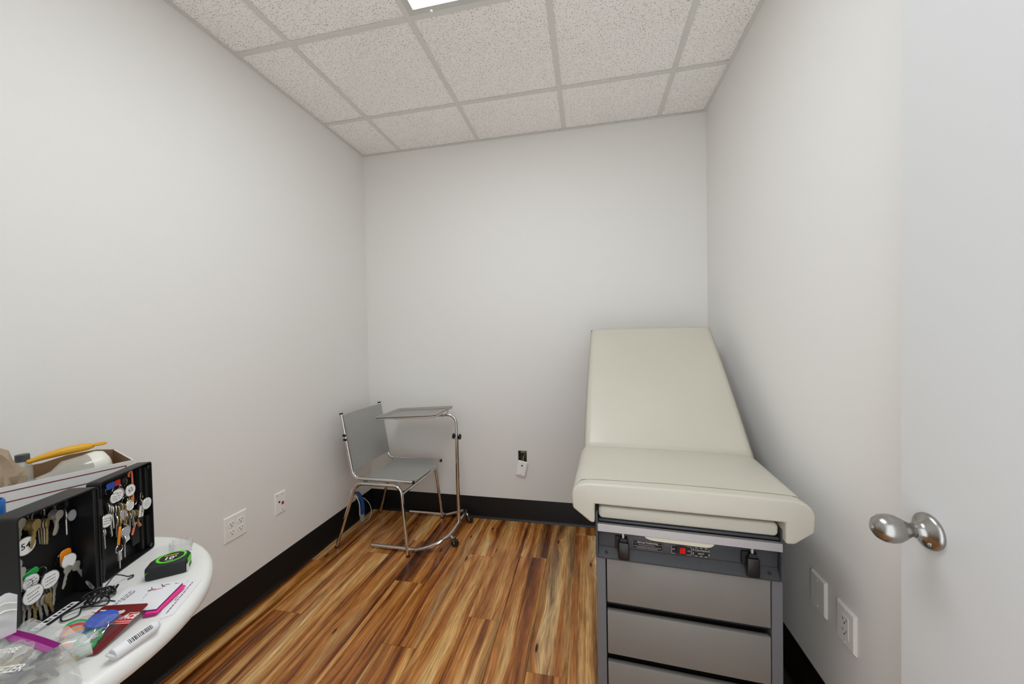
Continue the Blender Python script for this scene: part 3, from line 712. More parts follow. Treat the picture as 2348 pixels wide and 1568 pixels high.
# ------------------------------------------------------------------ key cabinet, opened like a book
LA, LB = Vector((-1.184, .665)), Vector((-1.133, .509)); RA, RB = Vector((-1.206, .680)), Vector((-1.268, .832))
KH = .256
def hframe(o, e):
    d = (e-o).normalized(); n = Vector((-d.y, d.x)); return frame((o.x, o.y, TZ+.0006), (d.x, d.y, 0), (n.x, n.y, 0))
ML_, WL_, DL_ = hframe(LB, LA), (LA-LB).length, .056        # x right, y into the cabinet, z up
MR_, WR_, DR_ = hframe(RA, RB), (RB-RA).length, .030
KC = thing('key_cabinet', 'open black plastic key cabinet standing on the round table', 'key cabinet', (-1.195, .672, TZ))
def shell(M, w, h, d, t, nm, m='cab_black'):
    g = G()
    o_ = rrect(0, w, 0, h, .008, 3); i_ = rrect(t, w-t, t, h-t, .006, 3); n = len(o_)
    vs = [(x, 0, z) for x, z in o_]+[(x, 0, z) for x, z in i_]+[(x, d-t, z) for x, z in i_]+[(x, d, z) for x, z in o_]
    fs = []
    for a_, b_ in ((0, 1), (1, 2), (3, 0)): fs += [(a_*n+k, a_*n+(k+1) % n, b_*n+(k+1) % n, b_*n+k) for k in range(n)]
    fs.append(tuple(2*n+k for k in range(n))); fs.append(tuple(3*n+k for k in range(n)))
    g.add(vs, fs, M); return g.build(nm, m, KC, world=True, ang=40)
shell(ML_, WL_, KH, DL_, .0035, 'case'); shell(MR_, WR_, KH, DR_, .003, 'lid')
for z in (.05, .20): G().tube([ML_ @ Vector((WL_+.006, .004, z-.02)), ML_ @ Vector((WL_+.006, .004, z+.02))], .0045, 8).build('hinge', 'cab_black', KC, world=True)
def slab(M, x0, x1, y0, y1, z0, z1, nm, m): return G().box(x0, x1, y0, y1, z0, z1, M).build(nm, m, KC, world=True, bevel=.0008, seg=1)
slab(MR_, WR_-.030, WR_-.022, .010, .0268, .01, KH-.01, 'rib', 'cab_black')
slab(MR_, WR_-.016, WR_-.0035, .006, .0268, .14, KH-.012, 'rib', 'cab_black')
slab(MR_, WR_-.016, WR_-.0035, .006, .0268, .012, .10, 'rib', 'cab_black')
for z in (.012, KH-.014): G().lathe([(.0055, 0), (.0055, .002), (0, .0022)], 12, MR_ @ frame((WR_-.010, .0035, z), (1, 0, 0), (0, 0, 1))).build('lid_peg', 'cab_black', KC, world=True)
slab(ML_, WL_-.012, WL_-.0037, .002, .052, .006, KH-.006, 'rib', 'cab_black')
for M, w, d, us in ((ML_, WL_, DL_, [.035+.0245*i for i in range(5)]), (MR_, WR_, DR_, [.025+.022*i for i in range(6)])):
    for z in (.095, .225):
        for u in us: G().tube(fillet([(u, d-.0035, z), (u, d-.012, z), (u, d-.012, z+.008)], .003, 4), .0013, 6, M=M).build('hook', 'cab_black', KC, world=True)
lb = G().box(.03, .115, .004, .020, .0036, .0040, ML_).build('bottom_label', 'paper', KC, world=True)
g = G()
for k in range(9): x = .034+.0088*k; g.box(x, x+random.uniform(.003, .007), .006+random.uniform(0, .004), .017-random.uniform(0, .004), .0040, .00415, ML_)
g.build('print', 'ink_black', lb, world=True)

# keys: bow, blade with cuts
def key_poly(L=.030, r=.0115, w=.0042):
    p = [(r*math.cos(a), r*math.sin(a)*.95) for a in [R(-62+k*(304/12)) for k in range(13)]]
    p = [(-y, -x) for x, y in p]      # bow at origin, open side up -> blade goes down
    p = [(r*math.sin(R(25+k*(310/12))), r*.9*-math.cos(R(25+k*(310/12)))) for k in range(13)]
    bl = [(-w, -r*.8), (-w, -r-L), (-w*.2, -r-L-.003)]
    x = []
    for k in range(5): x += [(w*(.95 if k % 2 else .35), -r-L+.003+k*L/5.5)]
    return p[::1]+[(-w, -r*.9)][:1]+bl[1:]+x+[(w, -r*.8)]
def add_key(par, M, m, ang=0, yaw=0, s=1.0):
    K = M @ Matrix.Rotation(yaw, 4, 'Z') @ Matrix.Rotation(ang, 4, 'Y') @ Matrix.Scale(s, 4) @ Matrix.Translation((0, 0, -.010))
    return G().prism(key_poly(), -.0009, .0009, 'y', K).build('key', m, par, world=True, smooth=False)
def ring(par, M, r=.011, yaw=0, t=.0009, m='chrome', nm='key_ring'):
    pts = [(r*math.sin(2*math.pi*k/20), 0, r*math.cos(2*math.pi*k/20)-r*.8) for k in range(20)]
    return G().tube(pts, t, 6, closed=True, M=M @ Matrix.Rotation(yaw, 4, 'Z')).build(nm, m, par, world=True)
def disc(par, M, r=.0165, m='tag_white', txt=None, tilt=0, yaw=0, rim=True, sx=1.0, lines=0):
    T = M @ Matrix.Rotation(tilt, 4, 'Y') @ Matrix.Rotation(yaw, 4, 'Z')
    d = G().prism(circ(r*.93, 24, sx=sx), -.0006, .0006, 'y', T).build('tag', m, par, world=True, smooth=False)
    if rim:
        pts = [(r*sx*.96*math.cos(2*math.pi*k/28), 0, r*.96*math.sin(2*math.pi*k/28)) for k in range(28)]
        G().tube(pts, .0009, 6, closed=True, M=T).build('rim', 'tag_rim', d, world=True)
    F = T @ frame((0, -.0007, 0), (1, 0, 0), (0, 0, 1))
    if txt: text('number', txt, r*.95, F, 'ink_black', d, world=True, bold=.01)
    if lines:
        g = G(); rs = random.Random(lines)
        for k in range(3):
            x = -r*.55; yy = r*.35-k*r*.38
            while x < r*.5: w = rs.uniform(.0012, .003); g.box(x, x+w, yy-.0007, yy+.0007, .0001, .0002, F); x += w+rs.uniform(.0008, .002)
        g.build('handwriting', 'ink_black', d, world=True, smooth=False)
    return d
KG = 'keys hanging in the open key cabinet'
def bunch(side, u, z, label, dep=None, name='key_bunch', cat='keys'):
    M0, w, d = (ML_, WL_, DL_) if side == 'L' else (MR_, WR_, DR_)
    x = WL_-u-.007 if side == 'L' else u-.012
    y = (d-.010) if dep is None else dep
    M = M0 @ Matrix.Translation((x, y, z-TZ))
    t = thing(name, label, cat, tuple(M.to_translation()), group=KG)
    return t, M
def T(M, x, y, z): return M @ Matrix.Translation((x, y, z))
# --- lid side
b, M = bunch('R', .062, .952, 'keys on a large white tag pair with blue tag above, in cabinet lid'); ring(b, M)
disc(b, T(M, .018, -.008, -.028), .0165, 'tag_grey', tilt=.3); disc(b, T(M, .010, -.011, -.028), .017, lines=3, tilt=.3); disc(b, T(M, -.004, -.014, -.030), .0125, lines=5, tilt=.2)
G().prism(rrect(-.012, .012, -.006, .011, .004), -.005, -.002, 'y', M).build('blue_tag', 'tag_blue', b, world=True, bevel=.001, seg=1)
for k in range(3): add_key(b, T(M, -.010+.005*k, -.004, -.040-.004*k), 'key_silver', .12*(k-1), .9, 1.15)
add_key(b, T(M, -.012, -.007, -.066), 'key_silver', .15, 1.0, 1.1)
b, M = bunch('R', .084, .956, 'keys with a small red tag in the cabinet lid'); ring(b, M)
G().prism(rrect(-.007, .008, -.010, .006, .003), -.004, -.001, 'y', M).build('red_tag', 'red_plastic', b, world=True, bevel=.001, seg=1)
for k in range(4): add_key(b, T(M, -.008+.006*k, -.002, -.058-.005*(k % 2)), ('key_silver', 'key_brass')[k % 2], .1*(k-1.5), .8+.2*k, 1.05)
b, M = bunch('R', .106, .956, 'keys with a white tag numbered 52 in the cabinet lid'); ring(b, M)
disc(b, T(M, .010, -.008, -.036), .0165, txt='52', tilt=-.3); G().prism(rrect(-.008, .006, -.012, .004, .004), -.004, -.001, 'y', M).build('key_head', 'rubber_black', b, world=True, bevel=.001, seg=1)
for k in range(3): add_key(b, T(M, .006+.006*k, -.002, -.056), 'key_brass', .08*(k-1), .9, 1.0)
b, M = bunch('R', .124, .966, 'coral cord lanyard hanging in the cabinet lid', name='lanyard', cat='lanyard')
G().tube(spline([(-.003, -.002, -.01), (-.005, -.003, -.001), (.0, -.004, .004), (.004, -.004, -.002), (.004, -.005, -.045), (.003, -.006, -.082)], 5), .0022, 6, M=M).build('cord', 'coral_cord', b, world=True)
b, M = bunch('R', .150, .898, 'single round white tag hanging by the lid edge of the key cabinet', dep=.010); ring(b, M, .012, .4)
disc(b, T(M, .006, -.008, -.034), .0165, lines=9, tilt=-.35); add_key(b, T(M, -.004, .0, -.018), 'key_silver', .3, 1.0, .7)
b, M = bunch('R', .138, .882, 'black key fob with a white paper label in the cabinet lid', name='key_fob', cat='key fob'); ring(b, M, .008)
Q = T(M, .004, -.012, -.034) @ Matrix.Rotation(.22, 4, 'Y')
fb = G().prism(rrect(-.0115, .0115, -.026, .022, .004), -.0025, .0025, 'y', Q).build('holder', 'rubber_black', b, world=True, bevel=.001, seg=1)
G().prism(rrect(-.009, .007, -.015, .016, .001), -.0032, -.0025, 'y', Q).build('paper_label', 'tag_white', fb, world=True, smooth=False)
g = G()
for k in range(6): g.box(-.002, .002, -.0034, -.0032, -.012+.0045*k, -.0098+.0045*k, Q)
g.build('handwriting', 'ink_black', fb, world=True, smooth=False)
b, M = bunch('R', .110, .904, 'keys with a mid-size white tag in the middle of the lid'); ring(b, M)
disc(b, T(M, 0, -.010, -.024), .0155, lines=13, tilt=-.45, sx=.85)
for k in range(5): add_key(b, T(M, -.012+.008*k, -.004, -.046+.003*(k % 2)), ('key_silver', 'key_brass', 'key_silver')[k % 3], .12*(k-2), .7+.2*k, .95)
b, M = bunch('R', .090, .890, 'keys with a plain grey tag in the middle of the lid'); ring(b, M)
disc(b, T(M, 0, -.009, -.026), .0145, 'tag_grey', sx=.75, tilt=-.25); add_key(b, T(M, -.004, -.003, -.030), 'key_brass', .1, .8, 1.0); add_key(b, T(M, -.018, -.006, -.020), 'key_silver', -.1, .9, 1.1)
b, M = bunch('R', .030, .900, 'keys with a white tag beside the hinge of the key cabinet', dep=.012); ring(b, M, .012, .5)
disc(b, T(M, .004, -.006, -.026), .0165, lines=17, tilt=.25)
for k in range(2): add_key(b, T(M, .0+.004*k, .002, -.044), 'key_silver', .1*(k-.5), 1.0, 1.0)
b, M = bunch('R', .068, .838, 'orange oblong fob on a split ring with silver key, low in lid', name='key_fob', cat='key fob', dep=.008)
G().prism(rrect(-.0055, .0055, -.024, .024, .005), -.0025, .0025, 'y', T(M, 0, -.002, -.022) @ Matrix.Rotation(.16, 4, 'Y') @ Matrix.Rotation(.5, 4, 'Z')).build('fob', 'orange_plastic', b, world=True, bevel=.001, seg=1)
ring(b, T(M, -.004, -.004, -.046), .0105); G().lathe([(.0, 0), (.0016, .004), (.0016, .022), (.0045, .026), (.0045, .042), (.0025, .05), (0, .05)], 12, T(M, -.004, -.004, -.110)).build('bolt_key', 'key_silver', b, world=True)
add_key(b, T(M, .016, -.001, -.028), 'key_silver', -.05, .9, 1.15)
b, M = bunch('R', .098, .836, 'keys with grey disc and white square tag, low in lid'); ring(b, M)
disc(b, T(M, -.002, -.008, -.024), .0155, 'tag_grey', tilt=-.2); G().prism(rrect(-.008, .006, -.012, .014, .001), -.001, 0, 'y', T(M, .010, -.002, -.042) @ Matrix.Rotation(-.2, 4, 'Y')).build('square_tag', 'tag_white', b, world=True, smooth=False)
add_key(b, T(M, -.004, -.004, -.036), 'key_brass', .1, .8, .9)
G().prism(rrect(-.012, .012, -.002, .001, .0009), -.001, .001, 'y', T(M, .0, -.008, -.004) @ Matrix.Rotation(.7, 4, 'Y')).build('clip', 'chrome', b, world=True)
b, M = bunch('R', .130, .826, 'black key holder with a coral strap, lowest in the lid', name='key_fob', cat='key fob')
G().prism(rrect(-.0125, .0125, -.030, .022, .003), -.003, .003, 'y', T(M, 0, -.005, -.036)).build('holder', 'cab_black', b, world=True, bevel=.001, seg=1)
G().tube([(-.015, -.009, -.032), (-.006, -.010, -.006), (.0, -.010, -.002), (.007, -.010, -.008), (.015, -.009, -.020)], .0024, 6, M=M).build('strap', 'coral_cord', b, world=True)
# --- case side
b, M = bunch('L', .030, .962, 'single key with a small oval tag on a wide ring by cabinet hinge'); ring(b, M, .0125)
add_key(b, T(M, .004, -.004, -.022), 'key_silver', .05, .9, 1.1); disc(b, T(M, .014, -.008, -.040), .0135, 'tag_grey', sx=.7)
b, M = bunch('L', .055, .962, 'fan of silver keys on the top row of the key cabinet'); ring(b, M)
for k in range(6): add_key(b, T(M, .001*k, -.003-.003*k, -.012), 'key_silver', .16*(k-2.5), .25, .98)
b, M = bunch('L', .076, .962, 'mixed brass and silver keys on the top row'); ring(b, M, .0125)
for k in range(4): add_key(b, T(M, -.003+.003*k, -.003-.003*k, -.020), ('key_silver', 'key_brass')[k % 2], .1*(k-1.5), .6, 1.05)
b, M = bunch('L', .101, .966, 'bunch of brass keys on the top row'); ring(b, M, .011, .4)
for k in range(6): add_key(b, T(M, .001*k, -.004-.003*k, -.014), 'key_brass', .12*(k-2.5), .3, 1.08)
b, M = bunch('L', .122, .972, 'bunch of silver keys and white tag 54, nearest the cabinet front'); ring(b, M)
for k in range(4): add_key(b, T(M, .002*k, -.003-.003*k, -.008), 'key_silver', .15*(k-1.5), .3, 1.0)
disc(b, T(M, .002, -.020, -.066), .019, txt='54')
b, M = bunch('L', .124, .884, 'pale keys with a teal-rimmed tag at the side of the key case'); ring(b, M)
disc(b, T(M, -.002, -.006, -.016), .013, 'tag_grey'); G().prism(circ(.006, 12), -.002, -.001, 'y', T(M, -.006, -.008, -.012)).build('teal_tag', 'teal_label', b, world=True)
for k in range(3): add_key(b, T(M, .001*k, -.010-.002*k, -.022), 'key_silver', .15*(k-1), .3, .95)
b, M = bunch('L', .098, .842, 'keys with a green tag behind a white tag, lower row'); ring(b, M)
G().prism(rrect(-.015, .015, -.008, .008, .006), -.005, -.002, 'y', T(M, .0, .0, -.008) @ Matrix.Rotation(-.25, 4, 'Y')).build('green_tag', 'green_plastic', b, world=True, bevel=.001, seg=1)
disc(b, T(M, -.006, -.010, -.022), .016, lines=21, tilt=-.2)
for k in range(2): add_key(b, T(M, .001+.006*k, -.006, -.038), 'key_silver', .08*k, .8, 1.0)
b, M = bunch('L', .076, .832, 'keys under a bright white tag, centre of lower row'); ring(b, M, .011)
disc(b, T(M, 0, -.018, -.026), .0185, lines=25)
for k in range(5): add_key(b, T(M, -.004+.005*k, -.004-.002*k, -.036), ('key_silver', 'key_brass')[k % 3 == 2], .12*(k-2), .5, 1.0)
b, M = bunch('L', .112, .826, 'keys under a big white tag with scribbles, lower left row', dep=.036); ring(b, M, .011)
disc(b, T(M, -.002, -.014, -.028), .0195, lines=29, tilt=-.15)
for k in range(6): add_key(b, T(M, -.004+.006*k, -.002-.002*k, -.038-.002*k), ('key_silver', 'key_silver', 'key_brass')[k % 3], -.12*(k-2), .4, 1.0)
b, M = bunch('L', .032, .840, 'keys with an orange tag behind a plain white disc'); ring(b, M)
G().prism(rrect(-.012, .012, -.020, .018, .008), -.004, -.001, 'y', T(M, .002, -.002, -.010)).build('orange_tag', 'orange_plastic', b, world=True, bevel=.001, seg=1)
disc(b, T(M, -.001, -.014, -.018), .0165)
add_key(b, T(M, -.006, -.018, -.026), 'key_silver', .35, .2, .9); add_key(b, T(M, .008, -.016, -.030), 'key_silver', -.5, .2, 1.0)

# ------------------------------------------------------------------ file box with odds and ends
BO = Vector((-1.352, .842)); bf = Vector((-.346, -.938)); bs = Vector((-.9554, .2955)); BH = .252; BLn, BDp = .308, .215
MB = frame((BO.x, BO.y, TZ+.0006), (-bf.x, -bf.y, 0), (bs.x, bs.y, 0))   # x right along the front, y to the back; corner at origin, box spans x -BLn..0
BX = thing('file_box', 'open white cardboard box with dark red lines on the round table', 'cardboard box', (BO.x, BO.y, TZ), rot=MB.to_3x3())
t = .003
def bp(nm, x0, x1, y0, y1, z0, z1, m='card_white'): return G().box(x0, x1, y0, y1, z0, z1).build(nm, m, BX, smooth=False)
f1 = bp('front_panel', -BLn, 0, 0, t, 0, BH); bp('side_panel', -t, 0, t, BDp-t, 0, BH); bp('side_panel', -BLn, -BLn+t, t, BDp-t, 0, BH); bp('back_panel', -BLn, 0, BDp-t, BDp, 0, BH); bp('bottom', -BLn+t, -t, t, BDp-t, 0, t)
for nm, a in (('inner_front', (-BLn+t, -t, t, t+.001, t, BH-.001)), ('inner_side', (-t-.001, -t, t+.001, BDp-t-.001, t, BH-.001)), ('inner_back', (-BLn+t, -t, BDp-t-.001, BDp-t, t, BH+.0005))): bp('lining', *a, 'card_brown')
G().box(-BLn, -.016, -.0006, 0, BH-.0137, BH-.0113).build('red_line', 'line_red', f1)
G().box(-.0184, -.016, -.0006, 0, BH-.0375, BH-.0137).build('red_line', 'line_red', f1)
G().box(-BLn, -.0184, -.0006, 0, BH-.0399, BH-.0375).build('red_line', 'line_red', f1)
G().prism([(-.150, BH), (-.1, BH+.010), (-.04, BH+.010), (0, BH)], BDp-t, BDp, 'y').build('torn_edge', 'card_brown', BX, smooth=False)
def inbox(x, y, z): return MB @ Vector((x, y, z))
# yellow handled brush
hp = [inbox(-.182, .150, .274), inbox(-.155, .152, .280), inbox(-.125, .154, .285), inbox(-.09, .156, .287), inbox(-.066, .158, .287), inbox(-.054, .158, .288)]
YB_ = thing('dish_brush', 'yellow plastic handle lying across the top of the file box', 'brush', tuple(hp[0]))
G().tube(spline(hp, 5), [.0058+.0062*math.sin(math.pi*min(1, (i/25)**1.2)) for i in range(26)], 12).build('handle', 'yellow_plastic', YB_, world=True)
lp = [Vector((.014*math.cos(2*math.pi*k/20), .010*math.sin(2*math.pi*k/20), 0)) for k in range(20)]
G().tube([hp[-1]+(MB.to_3x3() @ (p+Vector((.011, 0, .001)))) for p in lp], .0036, 8, closed=True).build('hanging_loop', 'yellow_plastic', YB_, world=True)
# clear bottle on its side with a milky end
Mj = frame(tuple(inbox(-.175, .090, .220)), tuple((inbox(-.03, .11, .234)-inbox(-.175, .090, .220))), (0, 0, 1))
JB = thing('clear_jar', 'clear plastic jar with milky white base lying in the file box', 'jar', tuple(Mj.to_translation()))
Rj = Mj @ Matrix.Rotation(R(90), 4, 'Y')
G().lathe([(.0, .0), (.018, .002), (.021, .02), (.024, .032), (.043, .055), (.045, .105), (.043, .105)], 28, Rj).build('body', 'bottle_clear', JB, world=True, ang=60)
G().lathe([(.0455, .102), (.047, .122), (.042, .136), (.024, .145), (0, .146)], 28, Rj).build('base', 'milk_white', JB, world=True, ang=60)
# clear tray of packaging
PK = thing('clear_packaging', 'clear plastic blister tray standing in the file box', 'packaging', tuple(inbox(-.12, .03, .1)))
G().box(-.20, -.045, .018, .021, .13, .252, MB).build('sheet', 'clear_shell', PK, world=True)
G().box(-.19, -.07, .006, .017, .15, .238, MB).build('bubble', 'clear_shell', PK, world=True, bevel=.003)
# small bottle with dark cap
SBt = thing('spray_bottle', 'small clear bottle with dark grey cap behind the paper bag', 'bottle', tuple(inbox(-.188, .168, .01)))
Ms = Matrix.Translation(inbox(-.188, .168, .0045))
G().lathe([(0, 0), (.018, .002), (.0185, .01), (.0185, .256), (.013, .268), (.013, .272), (0, .272)], 24, Ms).build('body', 'bottle_clear', SBt, world=True, ang=50)
G().lathe([(.015, .272), (.015, .275), (.0135, .276), (.0135, .290), (.0125, .291), (0, .291)], 24, Ms).build('cap', 'grey_cap', SBt, world=True)
# teal packet
TP = thing('teal_packet', 'teal and lime printed packet tucked inside the file box', 'packet', tuple(inbox(-.16, .03, .1)))
G().box(-.188, -.135, .024, .034, .004, .243, MB).build('pouch', 'teal_label', TP, world=True, bevel=.003)
G().box(-.175, -.157, .0232, .024, .222, .238, MB).build('lime_patch', 'lime_label', TP, world=True)
# brown paper bag: crumpled sack slumped over the left end of the box
def bagfn(u, v):
    a = 2*math.pi*u; z = v
    rx, ry = .043*(1-.2*z**2), .046*(1-.45*z**1.5)
    c = .008*math.sin(5*a+4*z)+.005*math.sin(11*a-9*z)+.003*math.sin(17*a+13*z)
    k = 1 if z < .97 else .9
    return (-.244+(rx+c)*math.cos(a)*k-.07*max(0,z-.62), .062+(ry+c*.6)*math.sin(a)*k+.03*z, .150+.200*z+.010*math.sin(3*a)*z)
rs = random.Random(5); jit = {}
def bagj(u, v):
    k = (round(u*26) % 26, round(v*10)); j = jit.setdefault(k, Vector((rs.uniform(-.005, .005), rs.uniform(-.005, .005), rs.uniform(-.004, .004)))); return Vector(bagfn(u, v))+j
g = G(); g.grid(bagj, 26, 10, MB); pb = g.build('paper_bag', 'paper_bag', None, solid=.0012, smooth=False); tag(pb, 'crumpled brown paper bag slumped in the file box', 'paper bag')
# blue spray can between box and cabinet
cc = (-1.283, .527)
BC = thing('blue_can', 'bright blue capped can standing behind the key cabinet', 'can', (cc[0], cc[1], TZ))
G().lathe([(.030, .0006), (.031, .004), (.031, .19), (.027, .2), (0, .2)], 28).build('body', 'milk_white', BC, ang=50)
G().lathe([(.0315, .198), (.0325, .2), (.0325, .264), (.0305, .268), (.0285, .268), (.0285, .262), (0, .258)], 32).build('cap', 'blue_plastic', BC, ang=50)

# ------------------------------------------------------------------ tape measure
Mtm = Matrix.Translation((-1.093, .752, TZ+.0006)) @ Matrix.Rotation(R(40), 4, 'Z')
TM = thing('tape_measure', 'black and lime green tape measure lying on the round table', 'tape measure', tuple(Mtm.to_translation()))
out = [(-.043, -.026), (-.036, -.031), (.034, -.031), (.0385, -.027), (.0385, .012), (.030, .026), (.012, .034), (-.012, .034), (-.030, .025), (-.042, .004)]
g = G(); loops(g, [[(x, y, 0) for x, y in out], [(x*1.02, y*1.02, .004) for x, y in out], [(x*1.02, y*1.02, .028) for x, y in out], [(x*.97, y*.97, .0325) for x, y in out], [(x*.88, y*.88, .034) for x, y in out]], Mtm)
g.add([Mtm @ Vector((x, y, 0)) for x, y in out], [tuple(range(len(out)))[::-1]]); g.build('case', 'tape_rubber', TM, world=True, bevel=.0015, ang=50)
fc = G().prism(circ(.0285, 36, .001, .003, 1.08, .98), .0338, .0350, 'z', Mtm).build('lime_ring', 'lime', TM, world=True, smooth=False)
dk = G().prism(circ(.0235, 36, .002, .002, 1.06, .95), .0350, .0354, 'z', Mtm).build('face', 'rubber_black', TM, world=True, smooth=False)
text('length_mark', "10'", .021, Mtm @ Matrix.Translation((0, -.005, .0355)), 'ink_white', dk, world=True, bold=.03)
g = G()
for k in range(7): g.prism([(-.0155+.0042*k, .0095), (-.0125+.0042*k, .0095), (-.0115+.0042*k, .0145), (-.0145+.0042*k, .0145)], .0354, .0356, 'z', Mtm)
g.build('brand_strip', 'tape_yellow', dk, world=True, smooth=False)
g = G()
for k in range(4): g.box(-.004+.0035*k, -.0015+.0035*k, -.0175, -.0160, .0354, .0356, Mtm)
g.build('small_print', 'ink_white', dk, world=True, smooth=False)
G().prism([(-.0405, .020), (-.034, .024), (-.0425, .0165)], -.0318, -.0312, 'y', Mtm).build('lime_flash', 'lime', TM, world=True, smooth=False)
G().box(.0388, .0402, -.020, .008, .012, .030, Mtm).build('lime_flash', 'lime', TM, world=True)
G().box(.0388, .0410, -.0305, -.018, .002, .022, Mtm).build('tape_hook', 'chrome', TM, world=True)
# clear packing tape strap behind it
CS = thing('clear_strap', 'torn clear plastic packaging curled behind the tape measure', 'packaging', (-1.18, .80, TZ))
def stf(u, v):
    a = u*1.5; r = .052
    return (-1.168-.052*math.cos(.5+a*1.1)+.008*v, .765+.070*u+.030*math.sin(a*2.1), TZ+.002+.020*v+.006*math.sin(9*u))
g = G(); g.grid(stf, 20, 4); g.build('strip', 'clear_shell', CS, world=True, solid=.0008)
def stf2(u, v):
    a = 2*math.pi*u; r = .022+.005*math.sin(3*a)+.003*math.sin(7*a+v*4)
    return (-1.163+r*math.cos(a)*1.15, .826+r*math.sin(a)*.9, TZ+.003+v*.030)
g = G(); g.grid(stf2, 28, 4); g.build('shell', 'clear_shell', CS, world=True, solid=.0008)

# ------------------------------------------------------------------ papers
def sheet(nm, cs, z, m='paper', th=.0006, par=None):
    vs = [Vector((x, y, z)) for x, y in cs]+[Vector((x, y, z+th)) for x, y in cs]; n = len(cs); g = G()
    g.add(vs, [tuple(range(n))[::-1], tuple(range(n, 2*n))]+[(i, (i+1) % n, n+(i+1) % n, n+i) for i in range(n)]); return g.build(nm, m, par, world=par is not None, smooth=False)
e1 = (.82, .573); e2 = (.573, -.82)
def quad(o, a, b): return [(o[0], o[1]), (o[0]+e1[0]*a, o[1]+e1[1]*a), (o[0]+e1[0]*a+e2[0]*b, o[1]+e1[1]*a+e2[1]*b), (o[0]+e2[0]*b, o[1]+e2[1]*b)]
def marks(par, rows, z, m='ink_black', seed=3):
    """rows: ((x,y) start, (x,y) end, thickness)"""
    g = G(); rs = random.Random(seed)
    for a, b_, th in rows:
        a = Vector(a); b_ = Vector(b_); d = (b_-a); L = d.length; d.normalize(); nn = Vector((-d.y, d.x)); s = 0
        while s < L:
            w = min(rs.uniform(.003, .009), L-s); p = a+d*s; q = a+d*(s+w)
            g.add([Vector((*(p-nn*th), z)), Vector((*(q-nn*th), z)), Vector((*(q+nn*th), z)), Vector((*(p+nn*th), z))], [(0, 1, 2, 3)]); s += w+rs.uniform(.001, .0025)
    return g.build('print', m, par, world=True, smooth=False)
P2 = thing('printed_sheet', 'white printed sheet with a line of small text at the table edge', 'paper', (-1.0, .66, TZ))
s2 = [(-1.000, .735), (-.972, .738), (-.912, .628), (-.928, .612), (-.985, .66)]
sheet('sheet', s2, TZ+.0006, 'paper', .0006, P2)
marks(P2, [((-.984, .724), (-.955, .672), .0011), ((-.954, .670), (-.930, .626), .0011), ((-.963, .676), (-.956, .662), .0009)], TZ+.0014, seed=5)
P1 = thing('letter_sheet', 'white letter with printed lines and pen scribbles beside the tape measure', 'paper', (-1.04, .66, TZ))
s1 = [(-1.126, .677), (-1.066, .703), (-1.001, .728), (-.955, .626), (-1.02, .604), (-1.105, .600), (-1.10, .64)]
sheet('sheet', s1, TZ+.0016, 'paper', .0008, P1)
zz = TZ+.0026
marks(P1, [((-1.097, .668), (-1.079, .617), .0011), ((-1.091, .671), (-1.073, .614), .0010), ((-1.086, .669), (-1.076, .640), .0010)], zz, seed=6)
marks(P1, [((-1.032, .650), (-1.022, .622), .0016)], zz, 'navy', seed=8)
marks(P1, [((-1.056, .683), (-1.037, .652), .0005)], zz, seed=9)
def scrib(par, pts, m='ink_black', r=.0006): return G().tube(spline(pts, 5), r, 4).build('pen_stroke', m, par, world=True, smooth=False)
scrib(P1, [(-1.063, .688, zz), (-1.050, .680, zz), (-1.058, .676, zz), (-1.048, .686, zz)]); scrib(P1, [(-1.052, .702, zz), (-1.036, .694, zz), (-1.040, .702, zz), (-1.028, .705, zz), (-1.032, .697, zz), (-1.045, .699, zz)])
G().add([Vector((-1.050, .682, zz)), Vector((-1.047, .679, zz)), Vector((-1.022, .697, zz))], [(0, 1, 2)]).build('pink_mark', 'pink', P1, world=True, smooth=False)
PN = thing('sticky_pad', 'bright pink sticky note pad with dark navy cover under the letter', 'notepad', (-.97, .66, TZ))
q1 = [(-1.0, .700), (-.980, .700), (-.946, .617), (-.966, .607), (-.99, .63)]
sheet('pad', q1, TZ+.0027, 'pink_dark', .004, PN); sheet('top_note', [(-1.0, .705), (-.976, .702), (-.944, .619), (-.966, .611), (-.99, .63)], TZ+.0068, 'pink', .0012, PN)
sheet('cover', [(-1.01, .704), (-.990, .706), (-.953, .624), (-.974, .616), (-1.0, .63)], TZ+.0082, 'navy', .0008, PN)
sheet('front_leaf', [(-1.02, .696), (-.9925, .706), (-.9555, .6255), (-.976, .6175), (-1.02, .615)], TZ+.0092, 'paper', .0005, PN)

# ------------------------------------------------------------------ key tag pack (red card with blister)
AC = thing('key_tag_pack', 'dark red carded pack of coloured key tags in a clear blister', 'package', (-1.0, .56, TZ))
TLc, TRc, BRc = Vector((-1.064, .598, TZ+.023)), Vector((-.970, .623, TZ+.023)), Vector((-.931, .519, TZ+.004))
Mc = frame(tuple(TRc), tuple(TRc-TLc), tuple(TRc-BRc)); CW, CLn = (TRc-TLc).length, (TRc-BRc).length
card = G().prism(rrect(-CW, 0, -CLn, 0, .007), -.0006, 0, 'z', Mc).build('card', 'maroon', AC, world=True, smooth=False)
hl = G().prism([(-.068, -.020), (-.040, -.014), (-.036, -.017), (-.036, -.021), (-.040, -.024), (-.066, -.024)], 0, .0002, 'z', Mc).build('hang_hole', 'paper_edge', card, world=True, smooth=False)
lo = G().prism([(-.040, -.048), (-.0005, -.048), (-.0005, -.022), (-.022, -.022)], 0, .0002, 'z', Mc).build('logo_border', 'ink_white', card, world=True, smooth=False)
lo2 = G().prism([(-.037, -.0468), (-.001, -.0468), (-.001, -.0232), (-.0215, -.0232)], .0002, .0004, 'z', Mc).build('logo', 'ace_red', card, world=True, smooth=False)
Msh = Matrix(((1, .25, 0, 0), (0, 1, 0, 0), (0, 0, 1, 0), (0, 0, 0, 1)))
